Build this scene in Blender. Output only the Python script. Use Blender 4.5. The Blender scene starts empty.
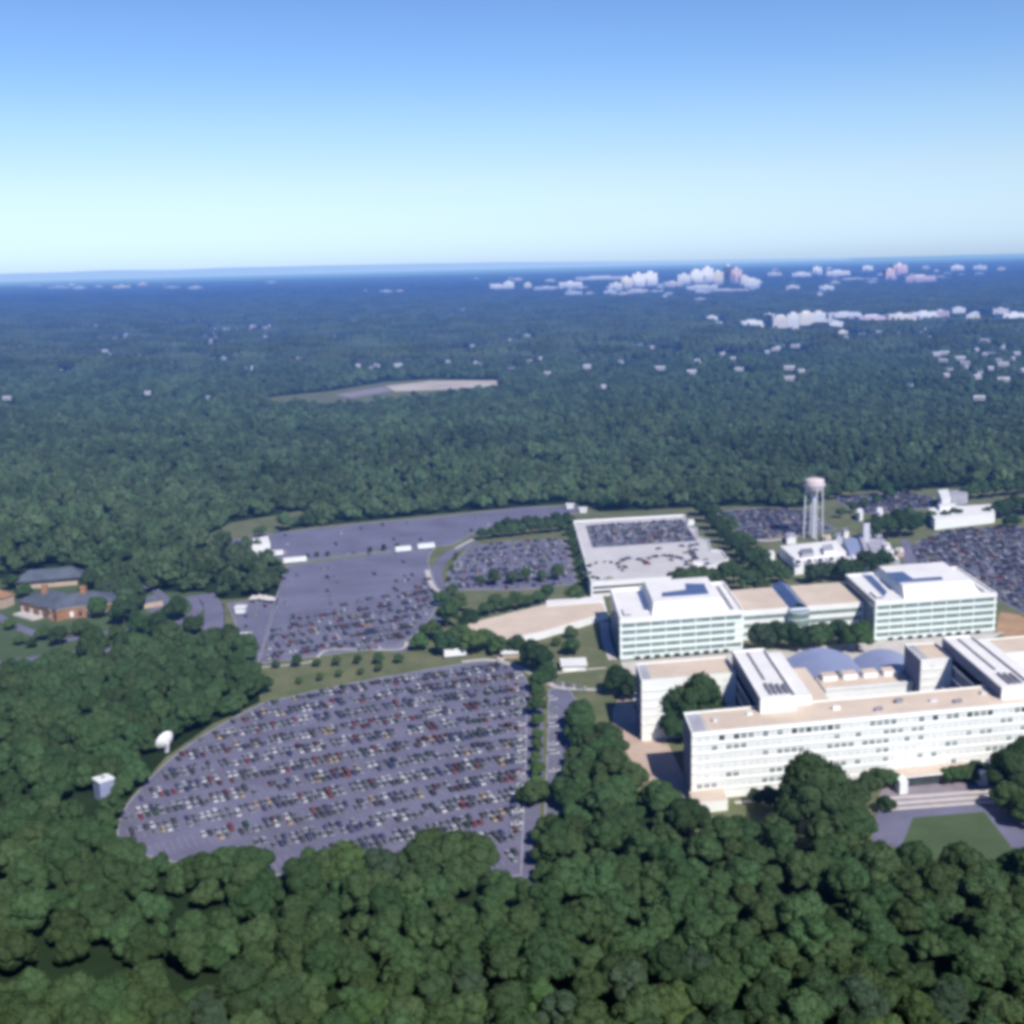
import bpy, math, random
import numpy as np
from mathutils import Vector, noise as mnoise
R = math.radians
random.seed(7); rng = np.random.default_rng(7)
scene = bpy.context.scene
C = scene.collection

# ------------------------------------------------------------------ camera / survey
F, HY, ROLL, CAMZ = 1200.0, 265.0, R(1.5), 210.0
PITCH = math.atan((512 - HY) / F)

def P(px, py, z=0.0):
    """survey: point of the aerial plate -> point on the level z (metres)"""
    x = (px - 512) / F; y = -(py - 512) / F
    x2 = x * math.cos(ROLL) + y * math.sin(ROLL); y2 = -x * math.sin(ROLL) + y * math.cos(ROLL)
    dy = math.cos(PITCH) + y2 * math.sin(PITCH); dz = -math.sin(PITCH) + y2 * math.cos(PITCH)
    t = (z - CAMZ) / dz
    return (x2 * t, dy * t)

def Q(X, Y, Z=0.0):
    """world arrays -> plate coordinates (used to keep the woods out of open land)"""
    Z = Z - CAMZ
    d = Y * math.cos(PITCH) - Z * math.sin(PITCH); u = Y * math.sin(PITCH) + Z * math.cos(PITCH)
    x2 = X / d; y2 = u / d
    x = x2 * math.cos(ROLL) - y2 * math.sin(ROLL); y = x2 * math.sin(ROLL) + y2 * math.cos(ROLL)
    return 512 + x * F, 512 - y * F

TH = R(9.5); UC, US = math.cos(TH), math.sin(TH)
def W(a, b):            # campus grid: a along the fronts, b into the depth
    return (a * UC, a * US + b)

def poly(pts, z=0): return [P(px, py, z) for px, py in pts]

def inside(pts, X, Y):
    X = np.asarray(X, float); Y = np.asarray(Y, float); r = np.zeros(X.shape, bool)
    n = len(pts)
    for i in range(n):
        x1, y1 = pts[i]; x2, y2 = pts[(i + 1) % n]
        c = (y1 > Y) != (y2 > Y)
        with np.errstate(divide='ignore', invalid='ignore'):
            xx = (x2 - x1) * (Y - y1) / ((y2 - y1) if y2 != y1 else 1e-9) + x1
        r ^= c & (X < xx)
    return r

# ------------------------------------------------------------------ materials
def aerial(name='painted_haze', flat=False):
    """aerial perspective painted on surfaces: blue glow that builds up with distance over land"""
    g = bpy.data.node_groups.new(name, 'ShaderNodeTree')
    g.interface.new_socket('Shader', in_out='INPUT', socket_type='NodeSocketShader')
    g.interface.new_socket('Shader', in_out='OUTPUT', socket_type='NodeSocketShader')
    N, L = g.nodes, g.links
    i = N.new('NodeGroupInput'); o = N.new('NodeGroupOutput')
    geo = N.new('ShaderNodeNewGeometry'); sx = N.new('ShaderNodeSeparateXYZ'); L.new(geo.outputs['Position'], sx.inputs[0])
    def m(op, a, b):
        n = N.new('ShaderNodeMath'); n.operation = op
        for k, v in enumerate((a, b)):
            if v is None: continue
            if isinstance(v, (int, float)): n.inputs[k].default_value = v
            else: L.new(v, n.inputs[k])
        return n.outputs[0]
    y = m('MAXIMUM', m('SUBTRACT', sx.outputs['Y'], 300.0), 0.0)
    low = m('EXPONENT', m('DIVIDE', m('MAXIMUM', m('SUBTRACT', sx.outputs['Z'], 18.0), 0.0), -30.0), None)   # painted haze weakens with height, so tall blocks stay bright
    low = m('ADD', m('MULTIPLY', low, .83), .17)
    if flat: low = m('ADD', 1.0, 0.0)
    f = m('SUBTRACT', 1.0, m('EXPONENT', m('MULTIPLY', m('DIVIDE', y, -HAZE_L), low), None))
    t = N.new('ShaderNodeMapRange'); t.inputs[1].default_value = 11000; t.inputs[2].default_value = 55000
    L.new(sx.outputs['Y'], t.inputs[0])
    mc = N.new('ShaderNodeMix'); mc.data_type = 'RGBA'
    mc.inputs['A'].default_value = (*HAZE_GLOW_A, 1); mc.inputs['B'].default_value = (*HAZE_GLOW_B, 1)
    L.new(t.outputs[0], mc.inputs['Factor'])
    e = N.new('ShaderNodeEmission'); L.new(mc.outputs['Result'], e.inputs[0])  # haze painted in: surfaces themselves glow blue, no volume
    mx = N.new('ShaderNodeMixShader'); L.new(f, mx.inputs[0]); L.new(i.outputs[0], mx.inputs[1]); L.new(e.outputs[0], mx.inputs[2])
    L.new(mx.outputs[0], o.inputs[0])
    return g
HAZE_L = 6200.0; HAZE_GLOW_A = (0.085, 0.205, 0.60); HAZE_GLOW_B = (0.25, 0.46, 0.80)
HAZE_PAINT = aerial(); HAZE_GLOW_B = (.36, .56, .93); HAZE_PAINT_FAR = aerial('painted_ridge_haze', True)

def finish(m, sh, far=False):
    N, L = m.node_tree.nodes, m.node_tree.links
    g = N.new('ShaderNodeGroup'); g.node_tree = HAZE_PAINT_FAR if far else HAZE_PAINT
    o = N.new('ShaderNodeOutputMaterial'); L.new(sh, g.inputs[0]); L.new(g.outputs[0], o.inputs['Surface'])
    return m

def mat(name, col, rough=0.8, scale=0.2, amt=0.2, metal=0.0, fine=0.0, col2=None, spec=0.3, far=False):
    """surface with large soft mottling and finer grain, in world metres"""
    m = bpy.data.materials.new(name); m.use_nodes = True
    N, L = m.node_tree.nodes, m.node_tree.links; N.clear()
    geo = N.new('ShaderNodeNewGeometry')
    n1 = N.new('ShaderNodeTexNoise'); n1.inputs['Scale'].default_value = scale; n1.inputs['Detail'].default_value = 5
    n1.inputs['Roughness'].default_value = 0.65
    L.new(geo.outputs['Position'], n1.inputs['Vector'])
    cr = N.new('ShaderNodeValToRGB'); cr.color_ramp.elements[0].position = 0.3; cr.color_ramp.elements[1].position = 0.72
    c2 = col2 if col2 else tuple(min(1, c * (1 + amt)) for c in col)
    c1 = col if col2 else tuple(c * (1 - amt) for c in col)
    cr.color_ramp.elements[0].color = (*c1, 1); cr.color_ramp.elements[1].color = (*c2, 1)
    L.new(n1.outputs['Fac'], cr.inputs[0]); outc = cr.outputs[0]
    if fine:
        n2 = N.new('ShaderNodeTexNoise'); n2.inputs['Scale'].default_value = scale * 14; n2.inputs['Detail'].default_value = 3
        L.new(geo.outputs['Position'], n2.inputs['Vector'])
        mr = N.new('ShaderNodeMapRange'); mr.inputs[3].default_value = 1 - fine; mr.inputs[4].default_value = 1 + fine
        L.new(n2.outputs['Fac'], mr.inputs[0])
        vm = N.new('ShaderNodeVectorMath'); vm.operation = 'SCALE'; L.new(outc, vm.inputs[0]); L.new(mr.outputs[0], vm.inputs['Scale'])
        outc = vm.outputs[0]
    b = N.new('ShaderNodeBsdfPrincipled'); L.new(outc, b.inputs['Base Color'])
    b.inputs['Roughness'].default_value = rough; b.inputs['Metallic'].default_value = metal
    b.inputs['Specular IOR Level'].default_value = spec
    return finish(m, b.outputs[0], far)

def leaf(name, col, var=0.17, hue=0.018, nscale=0.16):
    m = bpy.data.materials.new(name); m.use_nodes = True
    N, L = m.node_tree.nodes, m.node_tree.links; N.clear()
    geo = N.new('ShaderNodeNewGeometry'); oi = N.new('ShaderNodeObjectInfo')
    n1 = N.new('ShaderNodeTexNoise'); n1.inputs['Scale'].default_value = nscale; n1.inputs['Detail'].default_value = 4
    L.new(geo.outputs['Position'], n1.inputs['Vector'])
    hs = N.new('ShaderNodeHueSaturation'); hs.inputs['Color'].default_value = (*col, 1)
    h = N.new('ShaderNodeMapRange'); h.inputs[3].default_value = 0.5 - hue; h.inputs[4].default_value = 0.5 + hue
    L.new(oi.outputs['Random'], h.inputs[0]); L.new(h.outputs[0], hs.inputs['Hue'])
    v1 = N.new('ShaderNodeMapRange'); v1.inputs[1].default_value = 0.25; v1.inputs[2].default_value = 0.75
    v1.inputs[3].default_value = 1 - var; v1.inputs[4].default_value = 1 + var; L.new(n1.outputs['Fac'], v1.inputs[0])
    ml = N.new('ShaderNodeMath'); ml.operation = 'MULTIPLY'; ml.inputs[1].default_value = 7.31; L.new(oi.outputs['Random'], ml.inputs[0])
    fr = N.new('ShaderNodeMath'); fr.operation = 'FRACT'; L.new(ml.outputs[0], fr.inputs[0])
    v2 = N.new('ShaderNodeMapRange'); v2.inputs[3].default_value = 1 - var * 1.1; v2.inputs[4].default_value = 1 + var * 1.1; L.new(fr.outputs[0], v2.inputs[0])
    mm = N.new('ShaderNodeMath'); mm.operation = 'MULTIPLY'; L.new(v1.outputs[0], mm.inputs[0]); L.new(v2.outputs[0], mm.inputs[1])
    L.new(mm.outputs[0], hs.inputs['Value'])
    d = N.new('ShaderNodeBsdfDiffuse'); L.new(hs.outputs[0], d.inputs[0])
    t = N.new('ShaderNodeBsdfTranslucent'); L.new(hs.outputs[0], t.inputs[0])
    x = N.new('ShaderNodeMixShader'); x.inputs[0].default_value = 0.22; L.new(d.outputs[0], x.inputs[1]); L.new(t.outputs[0], x.inputs[2])
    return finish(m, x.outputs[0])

def window_grid(name, wall, glass, sx, sz):
    """far facades: storeys and bays in one procedural grid"""
    m = bpy.data.materials.new(name); m.use_nodes = True
    N, L = m.node_tree.nodes, m.node_tree.links; N.clear()
    tc = N.new('ShaderNodeTexCoord'); mp = N.new('ShaderNodeMapping'); mp.inputs['Rotation'].default_value = (R(90), 0, 0)
    L.new(tc.outputs['Object'], mp.inputs[0])
    br = N.new('ShaderNodeTexBrick'); br.offset = 0; br.inputs['Scale'].default_value = 1
    br.inputs['Brick Width'].default_value = sx; br.inputs['Row Height'].default_value = sz
    br.inputs['Mortar Size'].default_value = sz * 0.3
    br.inputs['Color1'].default_value = (*glass, 1); br.inputs['Color2'].default_value = (*[g * 1.6 for g in glass], 1); br.inputs['Mortar'].default_value = (*wall, 1)
    L.new(mp.outputs[0], br.inputs['Vector'])
    b = N.new('ShaderNodeBsdfPrincipled'); L.new(br.outputs['Color'], b.inputs['Base Color']); b.inputs['Roughness'].default_value = .6
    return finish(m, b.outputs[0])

M = dict(
    concrete=mat('white_precast', (.86, .865, .82), .75, .12, .05, fine=.05),
    white=mat('white_paint', (.84, .84, .82), .6, .2, .05, fine=.04),
    tanroof=mat('tan_gravel_roof', (.68, .56, .45), .9, .05, .12, fine=.10),
    whiteroof=mat('white_roof_membrane', (.84, .82, .80), .8, .06, .07, fine=.06),
    greyroof=mat('grey_roof', (.42, .42, .47), .8, .08, .2, fine=.1),
    louvre=mat('roof_louvre', (.25, .25, .29), .7, .3, .3),
    slate=mat('slate_blue_roof', (.10, .115, .15), .7, .15, .25, fine=.15),
    vault=mat('blue_grey_metal_roof', (.30, .34, .50), .45, .06, .1, fine=.05, spec=.5),
    skyglass=mat('blue_skylight', (.085, .12, .25), .25, .1, .2, spec=.6),
    glass=mat('window_glass', (.05, .07, .075), .15, .2, .3, spec=.7),
    greenglass=mat('green_ribbon_glass', (.19, .265, .24), .2, .25, .35, spec=.7),
    greenpanel=mat('pale_green_panel', (.80, .87, .83), .5, .2, .05),
    softglass=mat('hazed_window_glass', (.25, .29, .29), .4, .35, .5, spec=.4),
    carglass=mat('car_glass', (.03, .04, .05), .5, .2, .3, spec=.25),
    blind=mat('window_blind', (.74, .76, .73), .5, .4, .15),
    dark=mat('dark_recess', (.03, .03, .04), .9, .2, .2),
    brick=mat('orange_brick', (.36, .19, .11), .85, .4, .2, fine=.2),
    tan=mat('tan_stone', (.52, .40, .31), .85, .2, .12, fine=.1),
    asphalt=mat('asphalt', (.165, .163, .238), .9, .03, .22, fine=.2),
    asphalt_dark=mat('dark_asphalt', (.125, .125, .205), .9, .05, .2, fine=.12),
    deck=mat('parking_deck', (.60, .58, .58), .85, .05, .12, fine=.1),
    deckgrey=mat('grey_deck', (.20, .20, .27), .85, .05, .15, fine=.1),
    paint=mat('line_paint', (.33, .33, .42), .7, .5, .2),
    kerb=mat('kerb_concrete', (.36, .36, .41), .85, .2, .2),
    path=mat('pale_path', (.58, .54, .50), .85, .15, .12, fine=.1),
    plaza=mat('tan_plaza', (.55, .42, .34), .85, .1, .12, fine=.1),
    pavers=mat('mauve_pavers', (.30, .26, .30), .85, .15, .15, fine=.12),
    grass=mat('grass', (.095, .125, .055), .95, .06, .3, fine=.25, col2=(.19, .19, .105)),
    lawn=mat('mown_lawn', (.075, .115, .055), .95, .08, .15, fine=.2),
    earth=mat('bare_earth', (.42, .27, .16), .95, .08, .2, fine=.15),
    sand=mat('pale_sand', (.55, .48, .42), .95, .01, .25, fine=.2),
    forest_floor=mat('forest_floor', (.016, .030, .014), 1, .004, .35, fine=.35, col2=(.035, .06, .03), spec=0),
    ridge=mat('ridge_woods', (.03, .05, .03), 1, .002, .3, spec=0, far=True),
    bark=mat('bark', (.10, .075, .055), .95, 1.2, .3, fine=.3),
    tankpaint=mat('pinkish_tank_paint', (.68, .57, .58), .6, .3, .08),
    housewall=mat('house_siding', (.40, .39, .38), .8, .1, .2),
    end_shade=mat('end_wall_painted_shade', (.15, .17, .27), .8, .15, .1, fine=.06),  # blue shade of the white left walls, painted into their colour
    steel=mat('pale_steel', (.62, .62, .66), .5, .3, .1),
    tyre=mat('tyre', (.02, .02, .02), .9, 1, .2),
    pinkstone=mat('pink_stone', (.62, .42, .42), .8, .01, .1),
    citywall=window_grid('city_white', (.88, .86, .82), (.45, .46, .5), 9, 8),
    citywall2=window_grid('city_cream', (.84, .76, .64), (.40, .38, .38), 12, 9),
    cityglass=window_grid('city_blue', (.12, .16, .26), (.05, .08, .16), 8, 7),
    citypink=window_grid('city_pink', (.66, .52, .57), (.35, .22, .30), 9, 8),
)
LEAF = dict(
    dark=leaf('dark_green_leaves', (.050, .086, .042)),
    mid=leaf('mid_green_leaves', (.071, .120, .054)),
    light=leaf('light_green_leaves', (.085, .145, .056)),
    grey=leaf('grey_green_leaves', (.066, .104, .064)),
    wood_near=leaf('near_woodland_leaves', (.067, .116, .052), .22, .02),
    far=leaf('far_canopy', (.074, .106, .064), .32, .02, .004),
    wood=leaf('woodland_leaves', (.100, .152, .074), .32, .02, .006),
)
CARCOL = dict(white=(.54, .54, .57), silver=(.29, .30, .35), grey=(.18, .185, .23), black=(.06, .06, .08), blue=(.05, .06, .15),
              red=(.20, .04, .05), maroon=(.10, .02, .025), tan=(.42, .33, .22), green=(.03, .07, .05))
CARM = {k: mat('car_paint_' + k, c, .6, .3, .04, metal=0.0, spec=.25) for k, c in CARCOL.items()}

# ------------------------------------------------------------------ mesh helpers
class MB:
    def __init__(s): s.v = []; s.f = []; s.m = []; s.mats = []
    def mi(s, m):
        if m not in s.mats: s.mats.append(m)
        return s.mats.index(m)
    def face(s, pts, m):
        i = len(s.v); s.v += [tuple(p) for p in pts]; s.f.append(list(range(i, i + len(pts)))); s.m.append(s.mi(m))
    def prism(s, pts, z0, z1, side, top=None, bottom=False):
        if sum(pts[i][0] * pts[(i + 1) % len(pts)][1] - pts[(i + 1) % len(pts)][0] * pts[i][1] for i in range(len(pts))) < 0: pts = pts[::-1]
        n = len(pts); i = len(s.v)
        s.v += [(x, y, z0) for x, y in pts] + [(x, y, z1) for x, y in pts]
        k = s.mi(side)
        for j in range(n): s.f.append([i + j, i + (j + 1) % n, i + n + (j + 1) % n, i + n + j]); s.m.append(k)
        s.f.append([i + n + j for j in range(n)]); s.m.append(s.mi(top or side))
        if bottom: s.f.append([i + n - 1 - j for j in range(n)]); s.m.append(k)
    def box(s, a0, a1, b0, b1, z0, z1, side, top=None, end=None):     # campus grid box; end = left wall colour with shade painted in
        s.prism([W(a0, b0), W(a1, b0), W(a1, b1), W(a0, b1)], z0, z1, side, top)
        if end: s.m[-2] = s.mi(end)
    def xbox(s, x0, x1, y0, y1, z0, z1, side, top=None):
        s.prism([(x0, y0), (x1, y0), (x1, y1), (x0, y1)], z0, z1, side, top, True)
    def frustum(s, lo, hi, z0, z1, side, top=None):
        n = len(lo); i = len(s.v)
        s.v += [(x, y, z0) for x, y in lo] + [(x, y, z1) for x, y in hi]; k = s.mi(side)
        for j in range(n): s.f.append([i + j, i + (j + 1) % n, i + n + (j + 1) % n, i + n + j]); s.m.append(k)
        s.f.append([i + n + j for j in range(n)]); s.m.append(s.mi(top or side))
    def tube(s, p0, p1, r0, r1, m, n=8):
        p0, p1 = Vector(p0), Vector(p1); d = (p1 - p0).normalized()
        u = d.orthogonal().normalized(); w = d.cross(u); i = len(s.v)
        for p, r in ((p0, r0), (p1, r1)):
            for k in range(n):
                a = 2 * math.pi * k / n; s.v.append(tuple(p + u * math.cos(a) * r + w * math.sin(a) * r))
        for k in range(n): s.f.append([i + k, i + (k + 1) % n, i + n + (k + 1) % n, i + n + k]); s.m.append(s.mi(m))
        s.f.append([i + n + k for k in range(n)]); s.m.append(s.mi(m)); s.f.append([i + n - 1 - k for k in range(n)]); s.m.append(s.mi(m))
    def lathe(s, prof, c, m, n=20):
        i = len(s.v)
        for r, z in prof:
            for k in range(n):
                a = 2 * math.pi * k / n; s.v.append((c[0] + r * math.cos(a), c[1] + r * math.sin(a), c[2] + z))
        for j in range(len(prof) - 1):
            for k in range(n):
                s.f.append([i + j * n + k, i + j * n + (k + 1) % n, i + (j + 1) * n + (k + 1) % n, i + (j + 1) * n + k]); s.m.append(s.mi(m))
    def mesh(s, name, origin=(0, 0, 0), smooth=False):
        me = bpy.data.meshes.new(name)
        ox, oy, oz = origin
        me.from_pydata([(x - ox, y - oy, z - oz) for x, y, z in s.v], [], s.f)
        for m in s.mats: me.materials.append(m)
        me.polygons.foreach_set('material_index', s.m)
        if smooth: me.polygons.foreach_set('use_smooth', [True] * len(s.f))
        me.update(); return me
    def build(s, name, parent=None, origin=None, smooth=False):
        og = origin or (tuple(parent.location) if parent is not None and parent.parent is None else (0, 0, 0))
        o = bpy.data.objects.new(name, s.mesh(name, og, smooth)); C.objects.link(o)
        if parent is not None: o.parent = parent
        else: o.location = og
        return o

def tag(o, label=None, cat=None, group=None, kind=None):
    if label: o['label'] = label
    if cat: o['category'] = cat
    if group: o['group'] = group
    if kind: o['kind'] = kind
    return o

def thing(name, label, cat, loc, group=None):
    o = bpy.data.objects.new(name, None); C.objects.link(o); o.location = loc; o.empty_display_size = 2
    return tag(o, label, cat, group)

def part(name, parent, mb, label=None, sub=False, smooth=False):
    """child mesh given in world coordinates"""
    root = parent.parent if sub else parent
    o = bpy.data.objects.new(name, mb.mesh(name, tuple(root.location), smooth)); C.objects.link(o); o.parent = parent
    if label: o['label'] = label
    return o

def sheet(name, pts, m, z, kind='structure'):
    if sum(pts[i][0] * pts[(i + 1) % len(pts)][1] - pts[(i + 1) % len(pts)][0] * pts[i][1] for i in range(len(pts))) < 0: pts = pts[::-1]
    mb = MB(); mb.face([(x, y, z) for x, y in pts], m)
    return tag(mb.build(name), kind=kind)

def smoothline(pts, n=6, closed=False):
    out = []; k = len(pts)
    rng_ = range(k) if closed else range(k - 1)
    for i in rng_:
        p = [pts[(i + d) % k] if closed else pts[min(max(i + d, 0), k - 1)] for d in (-1, 0, 1, 2)]
        for j in range(n):
            t = j / n
            out.append(tuple(0.5 * (2 * p[1][c] + (p[2][c] - p[0][c]) * t + (2 * p[0][c] - 5 * p[1][c] + 4 * p[2][c] - p[3][c]) * t * t
                                    + (-p[0][c] + 3 * p[1][c] - 3 * p[2][c] + p[3][c]) * t ** 3) for c in (0, 1)))
    if not closed: out.append(tuple(pts[-1]))
    return out

def ribbon(name, pxs, w, m, z, n=6, z_h=0.0, kind='structure'):
    pts = smoothline([P(*p) for p in pxs], n); L_, R_ = [], []
    for i, p in enumerate(pts):
        q0 = Vector(pts[max(i - 1, 0)]); q1 = Vector(pts[min(i + 1, len(pts) - 1)]); d = (q1 - q0).normalized(); nn = Vector((-d.y, d.x))
        L_.append(Vector(p) + nn * w / 2); R_.append(Vector(p) - nn * w / 2)
    mb = MB()
    for i in range(len(pts) - 1):
        q = [R_[i], R_[i + 1], L_[i + 1], L_[i]]
        if z_h: mb.prism([(v.x, v.y) for v in q], 0, z_h, m)
        else: mb.face([(v.x, v.y, z) for v in q], m)
    o = mb.build(name)
    return tag(o, kind=kind) if kind else o

def kerb(pts, w=.5, h=.28, close=True, z=0.0):
    mb = MB(); n = len(pts)
    for i in range(n if close else n - 1):
        p, q = Vector(pts[i]), Vector(pts[(i + 1) % n])
        if (q - p).length < .01: continue
        d = (q - p).normalized(); nn = Vector((-d.y, d.x)) * w / 2
        mb.prism([tuple(v) for v in (p - nn, q - nn, q + nn, p + nn)], z, z + h, M['kerb'])
    return tag(mb.build('kerb'), kind='structure')

# ------------------------------------------------------------------ ground
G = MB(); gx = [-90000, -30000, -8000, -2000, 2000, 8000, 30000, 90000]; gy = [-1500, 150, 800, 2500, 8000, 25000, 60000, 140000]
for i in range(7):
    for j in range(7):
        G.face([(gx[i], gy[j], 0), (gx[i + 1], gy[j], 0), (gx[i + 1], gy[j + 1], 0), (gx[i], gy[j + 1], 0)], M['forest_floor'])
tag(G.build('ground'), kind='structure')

# low blue ridge on the far left skyline
hb = MB(); prev = None
for k in range(61):
    x = -46000 + k * 1100; t = k / 60
    h = (250 + 330 * math.sin(math.pi * min(1, t * 1.25)) ** .7 * (0.72 + .28 * mnoise.noise(Vector((k * .23, 3, 0))))) if t < .8 else 250 - (t - .8) * 600
    cur = (x, max(h, 30))
    if prev:
        hb.face([(prev[0], 70000, 0), (cur[0], 70000, 0), (cur[0], 74000, cur[1]), (prev[0], 74000, prev[1])], M['ridge'])
        hb.face([(prev[0], 74000, prev[1]), (cur[0], 74000, cur[1]), (cur[0], 79000, 0), (prev[0], 79000, 0)], M['ridge'])
    prev = cur
tag(hb.build('hills', smooth=True), kind='structure')

# campus lawn under everything that is open
CAMPUS = [(225, 545), (300, 528), (440, 514), (575, 503), (600, 512), (690, 508), (735, 506), (800, 508), (840, 492), (1000, 486), (1080, 500),
          (1080, 890), (1010, 872), (905, 874), (876, 866), (866, 846), (800, 848), (742, 849), (704, 848), (668, 818), (636, 790), (610, 756), (598, 728), (570, 728), (572, 770), (562, 812), (545, 838),
          (528, 895), (500, 876), (430, 875), (300, 879), (200, 872), (118, 868), (112, 845), (118, 812), (166, 757), (213, 724), (260, 702), (256, 668),
          (234, 645), (215, 600), (275, 597), (285, 575), (280, 560), (235, 550)]
ESTATE = [(-60, 592), (20, 575), (70, 566), (100, 596), (120, 612), (150, 592), (205, 592), (224, 605), (226, 640), (150, 645), (100, 656), (60, 668), (-60, 680)]
CLEARING = [(262, 398), (330, 391), (385, 382), (430, 379), (500, 380), (500, 391), (440, 398), (350, 407), (262, 408)]
MEADOW = [(195, 543), (230, 523), (300, 511), (312, 516), (285, 529), (235, 544)]
GLADE = [(512, 469), (520, 463), (560, 461), (562, 468)]
sheet('campus_lawn', poly(CAMPUS), M['grass'], .05)
sheet('estate_lawn', poly(ESTATE), M['lawn'], .05)
sheet('meadow', poly(MEADOW), M['grass'], .05)
sheet('glade', poly(GLADE), M['grass'], .05)
sheet('clearing', poly(CLEARING), M['grass'], .05)
sheet('sand_field', poly([(385, 386), (430, 381), (500, 380.5), (498, 385.5), (440, 390), (395, 391.5)]), M['sand'], .1)
sheet('gravel_lot', poly([(335, 394.5), (384, 386.5), (392, 391), (350, 398)]), M['pavers'], .1)
sheet('bare_earth', poly([(996, 632), (1000, 612), (1020, 615), (1060, 640), (1060, 660), (1010, 640)]), M['earth'], .1)

# ------------------------------------------------------------------ car parks
LOT_A = smoothline([(118, 834), (122, 815), (140, 790), (176, 755), (216, 728), (262, 704)], 5) + \
        smoothline([(262, 704), (330, 688), (400, 675), (470, 663), (500, 662), (519, 668)], 5) + [(527, 682), (526, 760), (521, 876), (495, 875), (430, 873), (300, 877), (200, 868), (122, 850)]
LOT_B = [(258, 664), (270, 620), (286, 566)] + smoothline([(286, 566), (360, 556), (436, 546)], 4) + \
        smoothline([(436, 546), (428, 560), (434, 580), (438, 600), (425, 625), (396, 648)], 5) + [(340, 653)]
LOT_B2 = [(228, 604), (280, 598), (274, 612), (262, 655), (252, 655), (236, 625)]
LOT_C = [(222, 541), (270, 534), (350, 525), (440, 517), (520, 508), (578, 506), (584, 512), (560, 516), (480, 530), (452, 545), (360, 554), (290, 563), (270, 556), (246, 550)]
LOT_D = [(446, 590), (449, 570), (470, 546), (520, 541), (566, 540), (576, 584), (520, 590)]
LOT_E = [(716, 512), (760, 508), (806, 510), (836, 530), (780, 537), (752, 541)]
LOT_F = [(908, 546), (950, 529), (1080, 526), (1080, 650), (1024, 614), (985, 592), (955, 580), (920, 574)]
LOT_G = [(832, 498), (905, 492), (935, 498), (930, 508), (870, 514), (850, 508)]
LOT_H = [(549, 690), (566, 686), (580, 706), (584, 770), (560, 815), (545, 815), (548, 740)]
lots = {}
for nm, pts, m in (('parking_lot', LOT_A, 'asphalt'), ('parking_lot', LOT_B, 'asphalt'), ('parking_lot', LOT_B2, 'asphalt'), ('parking_lot', LOT_C, 'asphalt'),
                   ('parking_lot', LOT_D, 'asphalt'), ('parking_lot', LOT_E, 'asphalt_dark'), ('parking_lot', LOT_F, 'asphalt_dark'), ('parking_lot', LOT_G, 'asphalt_dark'), ('parking_lot', LOT_H, 'asphalt')):
    w = poly(pts); sheet(nm, w, M[m], .14); kerb(w)
# driveways and roads
for pxs, w, m in (
        ([(520, 905), (528, 830), (534, 760), (534, 690)], 8, 'asphalt'),
        ([(-60, 668), (0, 664), (60, 655), (110, 650)], 9, 'asphalt'),
        ([(-10, 612), (20, 628), (60, 640), (95, 634), (140, 629), (180, 622), (198, 608), (190, 596)], 7, 'asphalt'),
        ([(205, 594), (214, 610), (212, 640)], 12, 'asphalt'),
        ([(120, 590), (145, 586), (165, 600), (150, 612)], 6, 'asphalt'),
        ([(258, 660), (275, 615), (292, 570)], 8, 'asphalt'),
        ([(395, 652), (428, 632), (446, 600), (436, 575), (448, 555), (475, 541)], 8, 'asphalt'),
        ([(885, 845), (905, 815), (1000, 807)], 10, 'asphalt_dark'),
        ([(1000, 805), (1030, 840), (1080, 890)], 12, 'asphalt_dark'),
        ([(905, 540), (908, 560), (915, 580)], 6, 'asphalt')):
    ribbon('road', pxs, w, M[m], .10)
for pxs, w, m in (
        ([(462, 662), (490, 660), (515, 666), (540, 678), (560, 688), (600, 690)], 3.2, 'path'),
        ([(500, 661), (504, 651), (512, 645)], 4, 'path'),
        ([(540, 676), (575, 671), (606, 668)], 2, 'path'),
        ([(258, 668), (310, 662), (330, 650), (396, 650), (407, 642)], 1.8, 'path'),
        ([(427, 570), (432, 585), (440, 592)], 3.5, 'path'),
        ([(455, 549), (470, 541), (476, 538)], 3, 'path'),
        ([(286, 563), (310, 563), (400, 551), (440, 546)], 3, 'grass'),
        ([(735, 803), (768, 801), (796, 806), (808, 816)], 2.4, 'path'),
        ([(1004, 800), (1040, 836), (1080, 872)], 3, 'path'),
        ([(738, 536), (765, 541), (800, 536)], 5, 'path'),
        ([(604, 622), (606, 640), (613, 660)], 5, 'path')):
    ribbon('path', pxs, w, M[m], .18)
sheet('plaza', poly(smoothline([(622, 696), (642, 712), (654, 724), (670, 748), (694, 806), (668, 798), (634, 764), (612, 722)], 3, True)), M['plaza'], .12)
sheet('plaza', poly([(876, 803), (884, 786), (985, 776), (998, 796)]), M['pavers'], .12)
sheet('front_lawn', poly([(886, 886), (913, 818), (984, 812), (1042, 886)]), M['lawn'], .16)
sheet('road', poly([(872, 842), (878, 806), (1003, 797), (1056, 850), (1024, 860)]), M['asphalt'], .11)
sheet('court_paving', [W(57, 519), W(200, 519), W(230, 560), W(280, 602), W(128, 604), W(57, 604)], M['path'], .12)
# front steps: broad treads and a low balustrade
st = MB()
for k in range(4):
    st.prism(poly([(879, 803 + 2.2 * k), (1001 + 2 * k, 794 + 2.0 * k), (1003 + 2 * k, 796 + 2.0 * k), (879, 805.2 + 2.2 * k)]), 0, 1.1 - .25 * k, M['path'] if k % 2 else M['pavers'])
st.prism(poly([(879, 801.6), (999, 792.6), (1001, 793.9), (879, 802.9)]), 0, 1.7, M['path'])
tag(st.build('front_steps'), kind='structure')

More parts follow.
